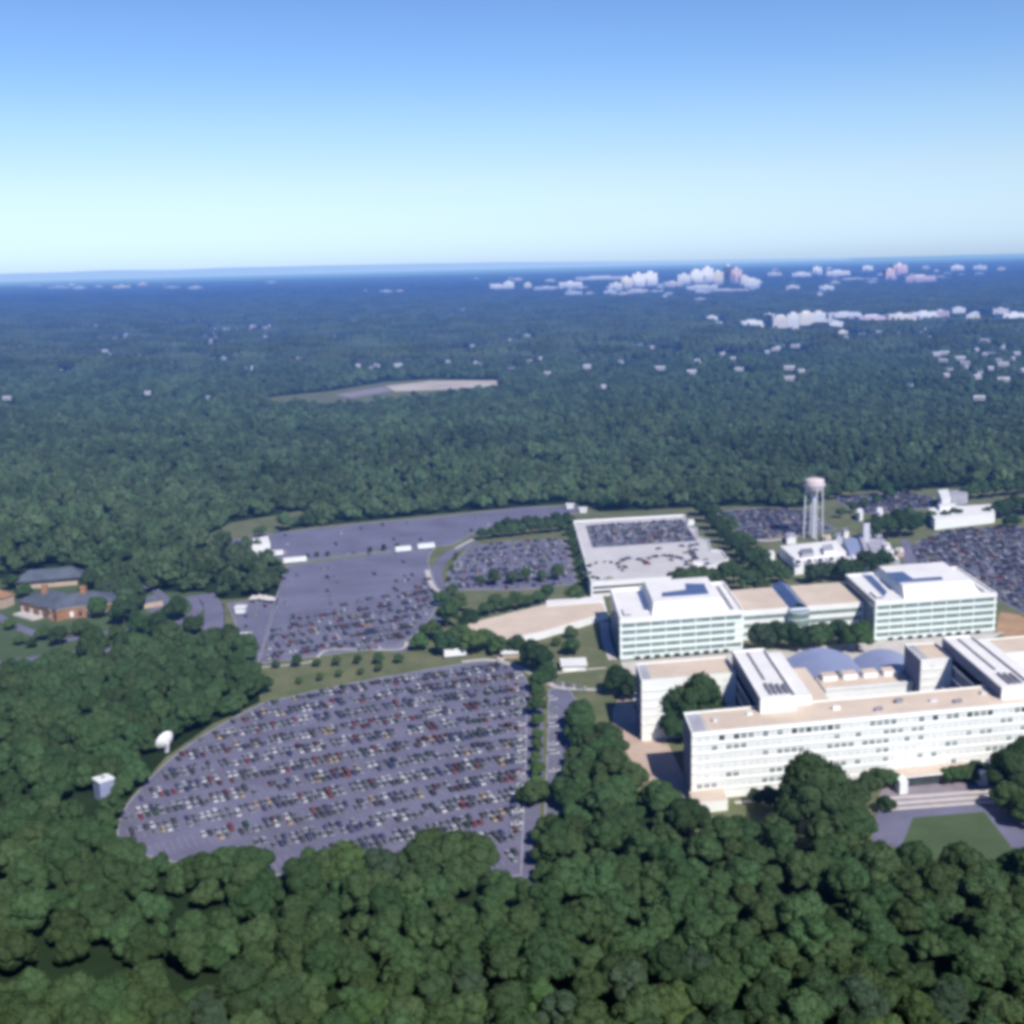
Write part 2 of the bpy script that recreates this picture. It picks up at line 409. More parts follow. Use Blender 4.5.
# ------------------------------------------------------------------ cars
def car_shape(kind):
    """(length profile of body, cabin) -> list of (verts, faces, slot)  slots: 0 paint 1 glass 2 tyre"""
    V, Fc, S = [], [], []
    def sect(xs, y0, y1, slot):       # extrude a side profile xs=[(x,z)...] across the width
        i = len(V); n = len(xs)
        V.extend([(x, y0, z) for x, z in xs] + [(x, y1, z) for x, z in xs])
        for k in range(n): Fc.append([i + k, i + (k + 1) % n, i + n + (k + 1) % n, i + n + k][::-1]); S.append(slot)
        Fc.append([i + k for k in range(n)]); S.append(slot); Fc.append([i + 2 * n - 1 - k for k in range(n)]); S.append(slot)
    def cabin(b, t, z0, z1, w0, w1, roof):
        i = len(V)
        V.extend([(b[0], -w0, z0), (b[1], -w0, z0), (b[1], w0, z0), (b[0], w0, z0), (t[0], -w1, z1), (t[1], -w1, z1), (t[1], w1, z1), (t[0], w1, z1)])
        for q in ((0, 1, 5, 4), (1, 2, 6, 5), (2, 3, 7, 6), (3, 0, 4, 7)): Fc.append([i + k for k in q]); S.append(1)
        V.extend([(t[0] - .05, -w1 - .03, z1 + .03), (t[1] + .05, -w1 - .03, z1 + .03), (t[1] + .05, w1 + .03, z1 + .03), (t[0] - .05, w1 + .03, z1 + .03)])
        Fc.append([i + 8, i + 9, i + 10, i + 11]); S.append(roof)
    if kind == 'saloon':
        sect([(-2.3, .3), (2.3, .3), (2.35, .6), (2.2, .78), (.95, .92), (-1.5, .95), (-2.3, .88)], -.88, .88, 0)
        cabin((-1.55, 1.0), (-.95, .25), .93, 1.42, .82, .62, 0)
    elif kind == 'hatchback':
        sect([(-1.9, .3), (1.95, .3), (2.0, .6), (1.85, .8), (.95, .95), (-1.85, 1.0), (-1.95, .7)], -.86, .86, 0)
        cabin((-1.85, 1.0), (-1.5, .3), .97, 1.5, .8, .64, 0)
    elif kind == 'van':
        sect([(-2.3, .35), (2.35, .35), (2.4, .8), (1.7, 1.05), (-2.3, 1.1)], -.95, .95, 0)
        cabin((-2.28, 1.7), (-2.15, .9), 1.08, 1.85, .92, .8, 0)
    else:                                    # pickup
        sect([(-2.7, .4), (2.6, .4), (2.65, .8), (2.5, 1.0), (1.2, 1.08), (-2.7, 1.08)], -.95, .95, 0)
        cabin((-.7, 1.25), (-.4, .6), 1.08, 1.75, .88, .74, 0)
        i = len(V); V.extend([(-2.55, -.75, 1.1), (-.8, -.75, 1.1), (-.8, .75, 1.1), (-2.55, .75, 1.1)]); Fc.append([i, i + 1, i + 2, i + 3]); S.append(2)
    for wx in (-1.35, 1.4):
        for sy in (-1, 1):
            i = len(V); y = sy * .8; n = 8
            for yy in (y - .12, y + .12):
                V.extend([(wx + .33 * math.cos(2 * math.pi * k / n), yy, .33 + .33 * math.sin(2 * math.pi * k / n)) for k in range(n)])
            for k in range(n): Fc.append([i + k, i + (k + 1) % n, i + n + (k + 1) % n, i + n + k]); S.append(2)
            Fc.append([i + k for k in range(n)][::-1]); S.append(2); Fc.append([i + n + k for k in range(n)]); S.append(2)
    return V, Fc, S
CARS = {k: car_shape(k) for k in ('saloon', 'hatchback', 'van', 'pickup')}
carmesh = {}
def get_car(kind, col):
    if (kind, col) not in carmesh:
        V, Fc, S = CARS[kind]; me = bpy.data.meshes.new('car_body'); me.from_pydata(V, [], Fc)
        for m in (CARM[col], M['carglass'], M['tyre']): me.materials.append(m)
        me.polygons.foreach_set('material_index', S); me.update(); carmesh[(kind, col)] = me
    return carmesh[(kind, col)]
def pick_car():
    k = random.choices(['saloon', 'hatchback', 'van', 'pickup'], [55, 27, 12, 6])[0]
    c = random.choices(list(CARCOL), [13, 19, 25, 17, 12, 5, 4, 3, 2])[0]
    return k, c
class Bulk:
    def __init__(s): s.V = []; s.F = []; s.S = []; s.n = 0; s.cols = list(CARM)
    def add(s, kind, col, x, y, z, rz):
        V, Fc, S = CARS[kind]; c, n = math.cos(rz), math.sin(rz); i = s.n
        s.V += [(x + vx * c - vy * n, y + vx * n + vy * c, z + vz) for vx, vy, vz in V]; s.n += len(V)
        s.F += [[k + i for k in f] for f in Fc]; ci = s.cols.index(col)
        s.S += [ci if q == 0 else len(s.cols) + q - 1 for q in S]
    def build(s, name, label):
        me = bpy.data.meshes.new(name); me.from_pydata(s.V, [], s.F)
        for c in s.cols: me.materials.append(CARM[c])
        me.materials.append(M['carglass']); me.materials.append(M['tyre']); me.polygons.foreach_set('material_index', s.S); me.update()
        o = bpy.data.objects.new(name, me); C.objects.link(o)
        return tag(o, label, 'cars', kind='stuff')
bulk = Bulk(); lines = MB()
ORD = ['first', 'second', 'third', 'fourth', 'fifth', 'sixth', 'seventh', 'eighth', 'ninth', 'tenth', 'eleventh', 'twelfth', 'thirteenth', 'fourteenth', 'fifteenth',
       'sixteenth', 'seventeenth', 'eighteenth', 'nineteenth', 'twentieth', 'twenty-first', 'twenty-second', 'twenty-third', 'twenty-fourth', 'twenty-fifth', 'twenty-sixth', 'twenty-seventh', 'twenty-eighth']

def line_quad(x, y, a, l, w, z):
    c, s_ = math.cos(a) * l / 2, math.sin(a) * l / 2; nx, ny = -math.sin(a) * w / 2, math.cos(a) * w / 2
    lines.face([(x - c - nx, y - s_ - ny, z), (x + c - nx, y + s_ - ny, z), (x + c + nx, y + s_ + ny, z), (x - c + nx, y - s_ + ny, z)], M['paint'])

def stalls(pxpoly, curve, k0, k1, pitch, x0, x1, fill, vis=None, z=.14, mark=True, margin=2.5, stall=2.7):
    """rows of double bays following curve(x); fill(px,py)->probability; returns [(row, x, y, ang)] of parked cars"""
    W_ = pxpoly; out = []
    for k in range(k0, k1):
        for side in (-1, 1):
            x = x0
            while x < x1:
                yb, sl = curve(x); ang = math.atan(sl); y = yb + k * pitch / math.cos(ang)
                nx, ny = -math.sin(ang), math.cos(ang)
                cx, cy = x + nx * side * 2.7, y + ny * side * 2.7
                if inside(W_, [cx + margin, cx - margin, cx], [cy, cy, cy + side * 2.6]).all():
                    if mark: line_quad(cx - math.cos(ang) * stall / 2, cy - math.sin(ang) * stall / 2, ang + math.pi / 2, 4.8, .16, z + .02)
                    px, py = Q(cx, cy, 0.0)
                    if (vis is None or vis(px, py)) and random.random() < fill(px, py):
                        jit = random.gauss(0, .03)
                        out.append((k * 2 + (1 if side > 0 else 0), cx + nx * random.gauss(0, .25), cy + ny * random.gauss(0, .25), ang + math.pi / 2 + jit + (math.pi if random.random() < .35 else 0)))
                x += stall * math.cos(ang)
    return out

# large front lot: individuals in the near rows, the rest as one mass
def curveA(x): return 385 + .424 * (x + 40) - .00045 * (x + 40) ** 2, .424 - .0009 * (x + 40)
BOT = [(100, 838), (160, 832), (200, 834), (250, 842), (310, 853), (345, 858), (400, 852), (430, 838), (470, 838), (500, 850), (530, 880)]
def visA(px, py):
    for (xa, ya), (xb, yb) in zip(BOT, BOT[1:]):
        if xa <= px < xb: return py < ya + (yb - ya) * (px - xa) / (xb - xa) + 3
    return False
spots = stalls(poly(LOT_A), curveA, -2, 18, 16.4, -170, 90, lambda px, py:     .90 - .16 * (mnoise.noise(Vector((px * .02, py * .035, 1))) > .12) - .05 * (px < 300), visA)
rows = {}
for r_, x, y, a in spots: rows.setdefault(r_, []).append((x, y, a))
keys = sorted(rows); n_ind = 0
for ri, k in enumerate(keys):
    rr = sorted(rows[k]); full = n_ind + len(rr) <= 312
    cnt = {}; tmp = []
    for x, y, a in rr:
        kind, col = pick_car(); cnt[(kind, col)] = cnt.get((kind, col), 0) + 1
        tmp.append((x, y, a, kind, col, cnt[(kind, col)]))
    for x, y, a, kind, col, i in tmp:
        if full:
            n_ind += 1
            o = bpy.data.objects.new('parked_car', get_car(kind, col)); C.objects.link(o); o.location = (x, y, .145); o.rotation_euler.z = a
            word = {'grey': 'dark grey', 'blue': 'dark blue', 'green': 'dark green'}.get(col, col)
            lab = (f'only {word} {kind}' if cnt[(kind, col)] == 1 else f'{ORD[i - 1]} {word} {kind} from left') + f', {ORD[ri]} row of the large front lot above the woods'
            tag(o, lab, 'car', 'cars parked in the near rows of the large front lot')
        else: bulk.add(kind, col, x, y, .145, a)
    if not full: n_ind = 999
# other lots
def rest(sp, z=.145):
    for r_, x, y, a in sp:
        kind, col = pick_car(); bulk.add(kind, col, x, y, z, a)
def curveB(x): return 600 + .44 * (x + 100), .44
def fillB(px, py):     # only the nearer half of that lot is in use
    d = (py - 640) + (px - 350) * .28
    edge = -28
    return .72 if d > edge else (.45 if d > edge - 9 else (.5 if px > 400 and py > 575 else .02))
rest(stalls(poly(LOT_B), curveB, -4, 30, 16.6, -200, -30, fillB))
rest(stalls(poly(LOT_B2), curveB, -4, 30, 16.6, -240, -130, lambda px, py: .12))
def curveC(x): return 800 + .30 * (x + 100), .30
rest(stalls(poly(LOT_C), curveC, -4, 22, 17, -260, 80, lambda px, py: .02))
def curveD(x): return 700 + .20 * x, .20
rest(stalls(poly(LOT_D), curveD, -3, 14, 16.6, -60, 60, lambda px, py: .55))
def curveE(x): return 800 + .25 * (x - 200), .25
rest(stalls(poly(LOT_E), curveE, -8, 20, 15.6, 130, 320, lambda px, py: .9))
rest(stalls(poly(LOT_F), curveE, -18, 14, 15.6, 270, 480, lambda px, py: .9))
rest(stalls(poly(LOT_G), curveE, 0, 30, 15.6, 260, 420, lambda px, py: .85))
tag(lines.build('stall_markings'), kind='structure')

def park(px, py, ang, kind='saloon', col=None, z=.145):
    x, y = P(px, py, z); k, c = pick_car(); bulk.add(kind or k, col or c, x, y, z, ang)
for i in range(9): park(552.5 + .25 * i, 700 + i * 9, R(5), 'van' if i % 3 == 0 else 'saloon', ['white', 'silver', 'white'][i % 3])
for i in range(6): park(570 + i * .8, 748 + i * 6, R(10), None, ['white', 'silver', 'grey', 'tan'][i % 4])
for i in range(7): park(552 + i * 5.5, 683 + i * 1.1, R(85), None, ['white', 'silver'][i % 2])
for i in range(9): park(8 + i * 9 + random.random() * 3, 667 - i * 1.6, R(80), None)
for i in range(7): park(40 + i * 9, 632 + i * .9, R(70), None)

for i in range(26):
    px, py = 518.5 + 3 * math.sin(i * .16), 676 + i * 6.2
    if i not in (7, 15): park(px, py, R(8), None, ['white', 'silver', 'white', 'grey'][i % 4])
# white vans and service trucks standing apart on the far lots
def truck(px, py, l, label, ang=0.0):
    x, y = P(px, py); o = thing('box_trailer', label, 'trailer', (x, y, .14))
    def loc(u, v): return (x + u * math.cos(ang) - v * math.sin(ang), y + u * math.sin(ang) + v * math.cos(ang))
    mb = MB(); mb.prism([loc(-l / 2, -1.6), loc(l / 2, -1.6), loc(l / 2, 1.6), loc(-l / 2, 1.6)], 1.0, 4.3, M['white'], M['white'], True); part('body', o, mb)
    mb = MB(); mb.prism([loc(-l / 2 + .6, -1.3), loc(l / 2 - .6, -1.3), loc(l / 2 - .6, 1.3), loc(-l / 2 + .6, 1.3)], .14, .98, M['dark']); part('chassis', o, mb)
for px, py, l, lb, an in ((295, 563, 17, 'white box trailer at the left end of the verge between two far lots', .30), (403, 552, 12, 'white box trailer on the verge, left one of the pair by the curved road', .30),
                          (426, 549, 13, 'white box trailer on the verge, right one of the pair by the curved road', .30), (278, 556, 8, 'small white trailer beside the wood edge above the verge', .2),
                          (455, 657, 12, 'pale trailer parked at the top edge of the large front lot', .2)):
    truck(px, py, l, lb, an)

# ------------------------------------------------------------------ buildings
def parapet(mb, a0, a1, b0, b1, z, h=.9, t=.5, m=None):
    m = m or M['concrete']
    mb.box(a0, a1, b0, b0 + t, z, z + h, m); mb.box(a0, a1, b1 - t, b1, z, z + h, m)
    mb.box(a0, a0 + t, b0 + t, b1 - t, z, z + h, m); mb.box(a1 - t, a1, b0 + t, b1 - t, z, z + h, m)

# ---- the long seven-storey block (front bar, wings, rear blocks, vaulted halls)
ohb = thing('office_building', 'long white seven storey office block with tan roofs and penthouse wings beside the front lawn', 'building', (*W(160, 440), 0))
A0, A1, B0, B1, ZR = 69, 330, 431, 453, 28
w = MB(); w.box(A0, A1, B0, B1, 0, ZR, M['concrete'], M['concrete'], M['end_shade'])
for z in (3.8, 7.7, 11.6, 15.5, 19.4, 23.3, 27.0): w.box(A0 + .3, A1 - .3, B0 - .35, B0 - .01, z, z + .55, M['concrete'])
part('front_wall', ohb, w)
w = MB(); w.box(A0 + 7, A1 - 1, B0 + 1.2, B1 - .8, ZR, ZR + .25, M['tanroof']); w.box(A0 + 1, A0 + 6.6, B0 + 1.2, B1 - .8, ZR, ZR + .12, M['greyroof'])
rf = part('roof', ohb, w)
vr = random.Random(3)
for k in range(16):
    a = A0 + 12 + k * 13 + vr.uniform(-3, 3); b = B0 + vr.uniform(4, 15)
    if (a > 96 and a < 126) or (a > 199 and a < 228): continue
    w = MB(); w.box(a, a + vr.uniform(1.2, 3.4), b, b + vr.uniform(1.2, 2.6), ZR + .26, ZR + vr.uniform(.9, 2.0), M[vr.choice(['steel', 'louvre', 'white'])]); part('roof_vent', rf, w, sub=True)
w = MB(); parapet(w, A0, A1, B0, B1, ZR + .01, .8, .6); part('parapet', rf, w, sub=True)
# windows: seven rows, bays with runs of dark glass and runs of drawn blinds
bays = []
for row in range(7):
    z0 = 1.2 + row * 3.9; run = 0; dark = False
    for i in range(85):
        if run <= 0:
            run = random.choice([1, 1, 1, 2, 2, 3, 4]); dark = random.random() < (.70 if row == 6 else .42)
        run -= 1; a = A0 + 2.2 + i * 3.02
        bays.append((a, z0, dark and random.random() < .78, row))
bays = [b for b in bays if not (b[3] < 1)]
def pane(mb, a, z0, dark, row):
    hh = 2.0 if row == 6 else 1.75
    m = (M['softglass'] if row < 6 or a % 5 > 1.6 else M['glass']) if dark else M['blind']
    q = [W(a, B0 - .06), W(a + 2.3, B0 - .06)]
    mb.prism([W(a, B0 - .06), W(a + 2.3, B0 - .06), W(a + 2.3, B0 + .2), W(a, B0 + .2)], z0, z0 + hh, m)
vis_b = sorted([b for b in bays if b[2] and b[0] < 200], key=lambda b: (-b[3], b[0]))
first = set(id(b) for b in vis_b[:100])
restw = MB()
for b in bays:
    if id(b) in first:
        mb = MB(); pane(mb, *b); part('window', ohb, mb)
    else: pane(restw, *b)
tag(part('window', ohb, restw), kind='stuff')

def wing(a0, a1, b0, b1, zlo, zhi, a_mid, vents):
    m = MB(); m.box(a0, a1, b0 + 9, b1, 0, zlo, M['concrete'], M['tanroof'], M['end_shade'])
    for z in (6, 12, 18, 24): m.box(a0 - .35, a0 - .01, b0 + 10, b1 - 1, z, z + .8, M['concrete'])
    o = part('wing', ohb, m)
    m = MB(); m.box(a0, a_mid, b0, b1, zlo - 3, zhi, M['white'], M['whiteroof'], M['end_shade']); m.box(a_mid, a1, b0 + 5, b1, zlo - 2, zhi - 2, M['white'], M['whiteroof'])
    parapet(m, a0, a_mid, b0, b1, zhi + .01, .6, .4, M['white']); ph = part('penthouse', o, m, sub=True)
    m = MB()
    for i in range(vents):
        m.box(a0 + 5 + i * 2.4, a0 + 6.3 + i * 2.4, b0 + 4, b0 + 17 - i, zhi, zhi + .9, M['louvre'])
    m.box(a_mid - 1.2, a_mid - .5, b0 + 2, b1 - 4, zhi, zhi + .7, M['louvre'])
    m.box(a0 + 6, a0 + 7, b0 + 22, b1 - 4, zhi, zhi + .5, M['louvre'])
    part('roof_vents', o, m, sub=True)
wing(100.5, 124, 446, 508, 28.02, 34, 116, 4)
wing(203.5, 226, 437, 506, 28.03, 33, 218, 3)
def block(a0, a1, b0, b1, zr, sr=4):
    m = MB(); m.box(a0, a1, b0, b1, 0, zr, M['concrete'], M['concrete'], M['end_shade'])
    for k in range(6): m.box(a0 + .5, a1 - .5, b0 - .3, b0 - .01, 4 + k * 3.9, 4.5 + k * 3.9, M['concrete'])
    o = part('rear_block', ohb, m)
    m = MB(); m.box(a0 + sr, a1 - .6, b0 + .8, b1 - .6, zr, zr + .2, M['tanroof']); m.box(a0 + .8, a0 + sr - .3, b0 + .8, b1 - .6, zr, zr + .1, M['greyroof']); part('roof', o, m, sub=True)
    m = MB(); parapet(m, a0, a1, b0, b1, zr + .01, .7, .5); part('parapet', o, m, sub=True)
    m = MB()
    for row in range(1, 7):
        for i in range(int((a1 - a0 - 2) / 3)):
            if random.random() < .28: m.box(a0 + 1.4 + i * 3, a0 + 3.6 + i * 3, b0 - .06, b0 + .1, 1.2 + row * 3.9, 2.7 + row * 3.9, M['blind'] if random.random() < .6 else M['softglass'])
    part('windows', o, m, sub=True)
block(56, 99.8, 495, 518, 28, 5)
block(187.5, 203, 491, 514, 28, 4.5)
block(226.5, 290, 493, 515, 27, 3)
# low annexes in the side courts with pale copings
for a0, a1, z, b0 in ((91, 100.2, 9, 462), (95.5, 100.1, 14, 458), (192, 203.2, 9, 456), (197.5, 203.1, 15, 454)):
    m = MB(); m.box(a0, a1, b0, 490, 0, z, M['tan'], M['greyroof']); m.box(a0, a0 + .9, b0, 490, z, z + .5, M['white']); part('annexe', ohb, m)
m = MB(); m.box(124.2, 134, 453.2, 500, 0, 26.5, M['concrete'], M['tanroof']); part('link_block', ohb, m)
# vaulted halls
def vault(a0, a1, b0, b1, z0, rise, name):
    n = 14; m = MB(); arc = []
    for k in range(n + 1):
        t = k / n; a = a0 + (a1 - a0) * t; z = z0 + rise * math.sin(math.pi * t) ** .9
        arc.append((a, z))
    for (p, zp), (q, zq) in zip(arc, arc[1:]):
        m.face([(*W(p, b0), zp), (*W(q, b0), zq), (*W(q, b1), zq), (*W(p, b1), zp)], M['vault'])
    o = part('vault_roof', ohb, m, smooth=True)
    m = MB(); m.box(a0 + .4, a1 - .4, b0 + 1, b1 - 1, 0, z0, M['concrete'])
    for bb in (b0 + .9,):
        m.face([(*W(a, bb), z - .05) for a, z in arc], M['greenglass'])
    part('hall_wall', o, m, sub=True)
vault(137, 172.5, 520, 556, 10.2, 5.6, 'main')
vault(173.2, 201, 519, 552, 9.6, 4.4, 'side')
m = MB(); m.box(144, 187, 499, 518, 0, 14.5, M['white'], M['tanroof']); m.box(133.8, 143.9, 503, 519, 0, 9, M['white'], M['tanroof']); lowb = part('low_hall', ohb, m)
m = MB(); m.box(143.8, 187.2, 498.6, 500, 14.5, 15.6, M['white']); part('parapet', lowb, m, sub=True)
for k in range(4):
    m = MB(); m.box(146 + k * 10.2, 153.2 + k * 10.2, 511.5, 517.5, 14.5, 16.9, M['white'], M['tanroof']); part('roof_lantern', lowb, m, sub=True)
m = MB()
for k, (x0, x1) in enumerate(((147, 156), (159, 164), (171, 176), (177, 185))): m.box(x0, x1, 498.7, 499.1, 4, 9.6, M['dark'] if k in (1, 2) else M['blind'])
part('opening', lowb, m, sub=True)
# entrance pavilion
m = MB(); m.box(155, 189, 424.5, 430.6, 0, 4.6, M['concrete'], M['plaza']); m.box(153, 191, 422.5, 430.5, 4.61, 5.3, M['white'], M['tanroof'])
ent = part('entrance_pavilion', ohb, m)
for a in (153, 187.5):
    m = MB(); m.box(a, a + 3.4, 418, 424.4, 0, 5.6, M['white']); part('pier', ent, m, sub=True)
m = MB(); m.box(158, 186, 424.1, 424.48, .3, 4.2, M['glass']); part('entrance_glass', ent, m, sub=True)
m = MB(); m.box(68, 82, 420, 430.7, 0, 4.5, M['concrete'], M['tanroof']); part('podium', ohb, m)
m = MB(); m.box(195, 208, 422, 430.7, 0, 5, M['white'], M['whiteroof']); part('podium', ohb, m)

# ---- the two newer towers and the low link with the atrium between them
def tower(name, label, a0, a1, b0, b1, left):
    o = thing(name, label, 'building', (*W((a0 + a1) / 2, (b0 + b1) / 2), 0)); zr = 22
    m = MB(); m.box(a0, a1, b0, b1, 0, zr, M['greenpanel'], M['whiteroof'], M['end_shade'])
    for k in range(6): m.box(a0 - .25, a1 + .25, b0 - .5, b0 - .01, 1.0 + k * 3.9, 2.6 + k * 3.9, M['greenpanel'])
    m.box(a0 - .3, a1 + .3, b0 - .55, b0 - .02, 20.6, 23.0, M['white'])
    part('wall', o, m)
    for k in range(5):
        m = MB(); m.box(a0 + 1.2, a1 - (5 if left and 0 < k < 4 else 1.2), b0 - .09, b0 + .2, 2.62 + k * 3.9, 4.85 + k * 3.9, M['greenglass']); wn = part('window_band', o, m)
        m = MB()
        for i in range(1, int((a1 - a0) / 8.4)):
            m.box(a0 + i * 8.4, a0 + i * 8.4 + .45, b0 - .25, b0 - .1, 2.61 + k * 3.9, 4.88 + k * 3.9, M['greenpanel'])
        part('mullions', wn, m, sub=True)
    for k in range(5):
        m = MB(); m.box(a0 - .12, a0 - .01, b0 + 1.5, b1 - 1.5, 2.62 + k * 3.9, 4.85 + k * 3.9, M['greenglass']); part('side_window_band', o, m)
    m = MB()
    for i in range(10): m.box(a0 + 8 + i * (a1 - a0 - 14) / 10, a0 + 11 + i * (a1 - a0 - 14) / 10, b0 - .6, b0 - .3, .2, 1.8, M['dark'])
    part('ground_openings', o, m)
    r = MB(); parapet(r, a0, a1, b0, b1, zr + .02, 1.0, .8, M['white']); rf = part('parapet', o, r)
    m = MB(); lo = [W(a0 + 18, b0 + 3), W(a1 - 8, b0 + 3), W(a1 - 8, b1 - 2), W(a0 + 18, b1 - 2)]; hi = [W(a0 + 20, b0 + 12), W(a1 - 11, b0 + 12), W(a1 - 11, b1 - 4), W(a0 + 20, b1 - 4)]
    m.frustum(lo, hi, zr + .03, zr + 5.5, M['white'], M['whiteroof']); ph = part('penthouse', o, m)
    z = zr + 5.5; m = MB()
    if left: ps = [(662, 597), (709, 594), (704, 584), (685, 584), (686, 590), (662, 593)]
    else: ps = [(886, 573), (897, 583), (943, 580), (941, 577), (913, 579), (903, 572)]
    m.prism([P(x, y, z) for x, y in ps], z, z + .3, M['skyglass']); part('roof_skylight', ph, m, sub=True)
    m = MB(); c = [P(x, y, zr) for x, y in ([(637, 592), (641, 591), (648, 610), (644, 610)] if left else [(862, 575), (871, 575), (887, 592), (884, 597)])]
    m.prism(c, zr + .02, zr + .35, M['skyglass']); m2 = MB()
    part('roof_slot', o, m)
    m2.box(a1 - 6.5, a1 - 4.5, b0 + 6, b1 - 8, zr + .03, zr + .4, M['louvre']); m2.box(a0 + 3, a0 + 7, b0 + 8, b0 + 20, zr + .03, zr + 1.2, M['louvre'], M['whiteroof']); part('roof_vents', o, m2)
    return o
tower('office_tower', 'left white office tower with five green window bands behind the long block', 57, 126.3, 607, 668, True)
tower('office_tower', 'right white office tower with green window bands beside the dense parking lot', 202, 274.5, 604, 664, False)
lk = thing('atrium_building', 'low tan roofed link between the two office towers with a blue glass atrium', 'building', (*W(163, 645), 0))
for a0, a1 in ((126.8, 156.5), (167.2, 201.5)):
    m = MB(); m.box(a0, a1, 624, 668, 0, 17, M['concrete'], M['concrete']); p_ = part('wall', lk, m)
    m = MB(); m.box(a0 + .6, a1 - .6, 624.8, 667.4, 17, 17.2, M['tanroof']); part('roof', p_, m, sub=True)
    for k in range(3):
        m = MB(); m.box(a0 + 1, a1 - 1, 623.9, 624.2, 2.5 + k * 4.7, 4.6 + k * 4.7, M['greenglass']); part('window_band', p_, m, sub=True)
m = MB()
x0, x1, xm, bb0, bb1 = 156.6, 167.1, 161.85, 621, 669
m.face([(*W(x0, bb0), 17.5), (*W(xm, bb0), 20.5), (*W(xm, bb1), 20.5), (*W(x0, bb1), 17.5)], M['skyglass']); m.face([(*W(xm, bb0), 20.5), (*W(x1, bb0), 17.5), (*W(x1, bb1), 17.5), (*W(xm, bb1), 20.5)], M['skyglass'])
part('atrium_roof', lk, m)
m = MB(); m.box(x0, x1, 621, 668, 0, 17.4, M['greenpanel'], M['greenglass']); n_ = 8
arc = [(xm + 6.2 * math.cos(math.pi * k / n_), 621 - 5 * math.sin(math.pi * k / n_)) for k in range(n_ + 1)]
m.prism([W(*q) for q in arc], 0, 16.5, M['greenglass'], M['vault']); ap = part('glass_apse', lk, m)
m = MB()
for z in (3.5, 7.5, 11.5, 15.5): m.prism([W(xm + (q[0] - xm) * 1.03, 621 - (621 - q[1]) * 1.03) for q in arc], z, z + .5, M['greenpanel'], None, True)
part('mullions', ap, m, sub=True)

# ---- parking garage
gar = thing('parking_garage', 'white flat parking garage with a crowded grey upper deck beyond the left tower', 'garage', (*W(95, 830), 0))
GP = [(50, 735), (112, 735), (149, 770), (149, 796), (142, 800), (145, 830), (139, 842), (143, 870), (137, 880), (141, 922), (49, 924)]
m = MB(); m.prism([W(*q) for q in GP], 0, 8.8, M['white'], M['deck']); gb = part('deck', gar, m)
m = MB(); m.box(58, 137, 832, 908, 8.8, 8.95, M['deckgrey']); part('upper_parking_area', gar, m)
m = MB()
for i in range(len(GP)):
    p, q = Vector(W(*GP[i])), Vector(W(*GP[(i + 1) % len(GP)])); d = (q - p).normalized(); nn = Vector((-d.y, d.x)) * .3
    m.prism([tuple(v) for v in (p, q, q + nn * 2, p + nn * 2)], 8.81, 9.9, M['white'])
part('parapet', gar, m)
m = MB(); m.box(51.5, 110, 734.7, 735.2, 2.2, 3.6, M['dark']); m.box(51.5, 110, 734.7, 735.2, 5.4, 6.6, M['dark']); m.box(49.7, 50.3, 740, 915, 5.4, 6.6, M['dark']); part('deck_opening', gar, m)
m = MB(); m.box(121, 128, 752, 758, 8.8, 13, M['white'], M['whiteroof']); m.box(138, 143, 885, 890, 8.8, 12.5, M['white'], M['whiteroof']); part('stair_tower', gar, m)
for r_ in range(9):
    for i in range(28):
        if random.random() < .88:
            x, y = W(60 + i * 2.75 + random.random() * .3, 837 + r_ * 8.2 + (1.5 if r_ % 2 else 0)); k, c = pick_car(); bulk.add(k, c, x, y, 8.96, R(90 + random.gauss(0, 3)))
for i in range(85):
    t = random.random(); a, b = random.choice([(104 + 34 * random.random(), 752 + 70 * t), (62 + 14 * math.cos(t * 5), 765 + 22 * math.sin(t * 5)), (82 + 10 * math.cos(t * 4), 772 + 20 * math.sin(t * 4)), (104 + 15 * math.cos(t * 2.6), 770 + 24 * math.sin(t * 2.6)), (127, 775 + 30 * t)])
    x, y = W(a, b); k, c = pick_car(); bulk.add(k, c, x, y, 8.81, random.random() * 3.1)

# ---- raised promenade deck
pr = thing('promenade_deck', 'long wedge shaped tan terrace deck with white walls left of the towers', 'terrace', (*W(15, 690), 0))
PP = [(-35, 679), (36, 722), (56.5, 706), (56.5, 684), (17, 656), (-5, 646), (-33, 662)]
m = MB(); m.prism([W(*q) for q in PP], 0, 4.0, M['white'], M['white']); part('retaining_wall', pr, m)
m = MB(); cx, cy = 15, 685
m.prism([W(cx + (a - cx) * .97, cy + (b - cy) * .95) for a, b in PP], 4, 4.15, M['tanroof']); part('deck', pr, m)
m = MB(); m.box(20, 56.5, 706.5, 719, 0, 4.6, M['white'], M['whiteroof']); part('loading_dock', pr, m)
sh = thing('pavilion', 'small white flat roofed pavilion on the grass left of the long block', 'pavilion', (*P(574, 670), 0))
x, y = P(574, 671); m = MB(); m.xbox(x - 7, x + 7, y - 1, y + 11, 3.0, 3.6, M['white'], M['whiteroof']); part('roof', sh, m)
m = MB(); m.xbox(x - 6, x + 6, y, y + 10, 0, 3.0, M['concrete']); part('wall', sh, m)
x, y = P(514, 658); sh = thing('pavilion', 'small white kiosk by the path at the right end of the front lot', 'kiosk', (x, y, 0))
m = MB(); m.xbox(x - 7, x + 5, y - 1, y + 12, 2.6, 3.4, M['white'], M['whiteroof']); part('roof', sh, m); m = MB(); m.xbox(x - 6, x + 4, y, y + 11, 0, 2.6, M['tan']); part('wall', sh, m)

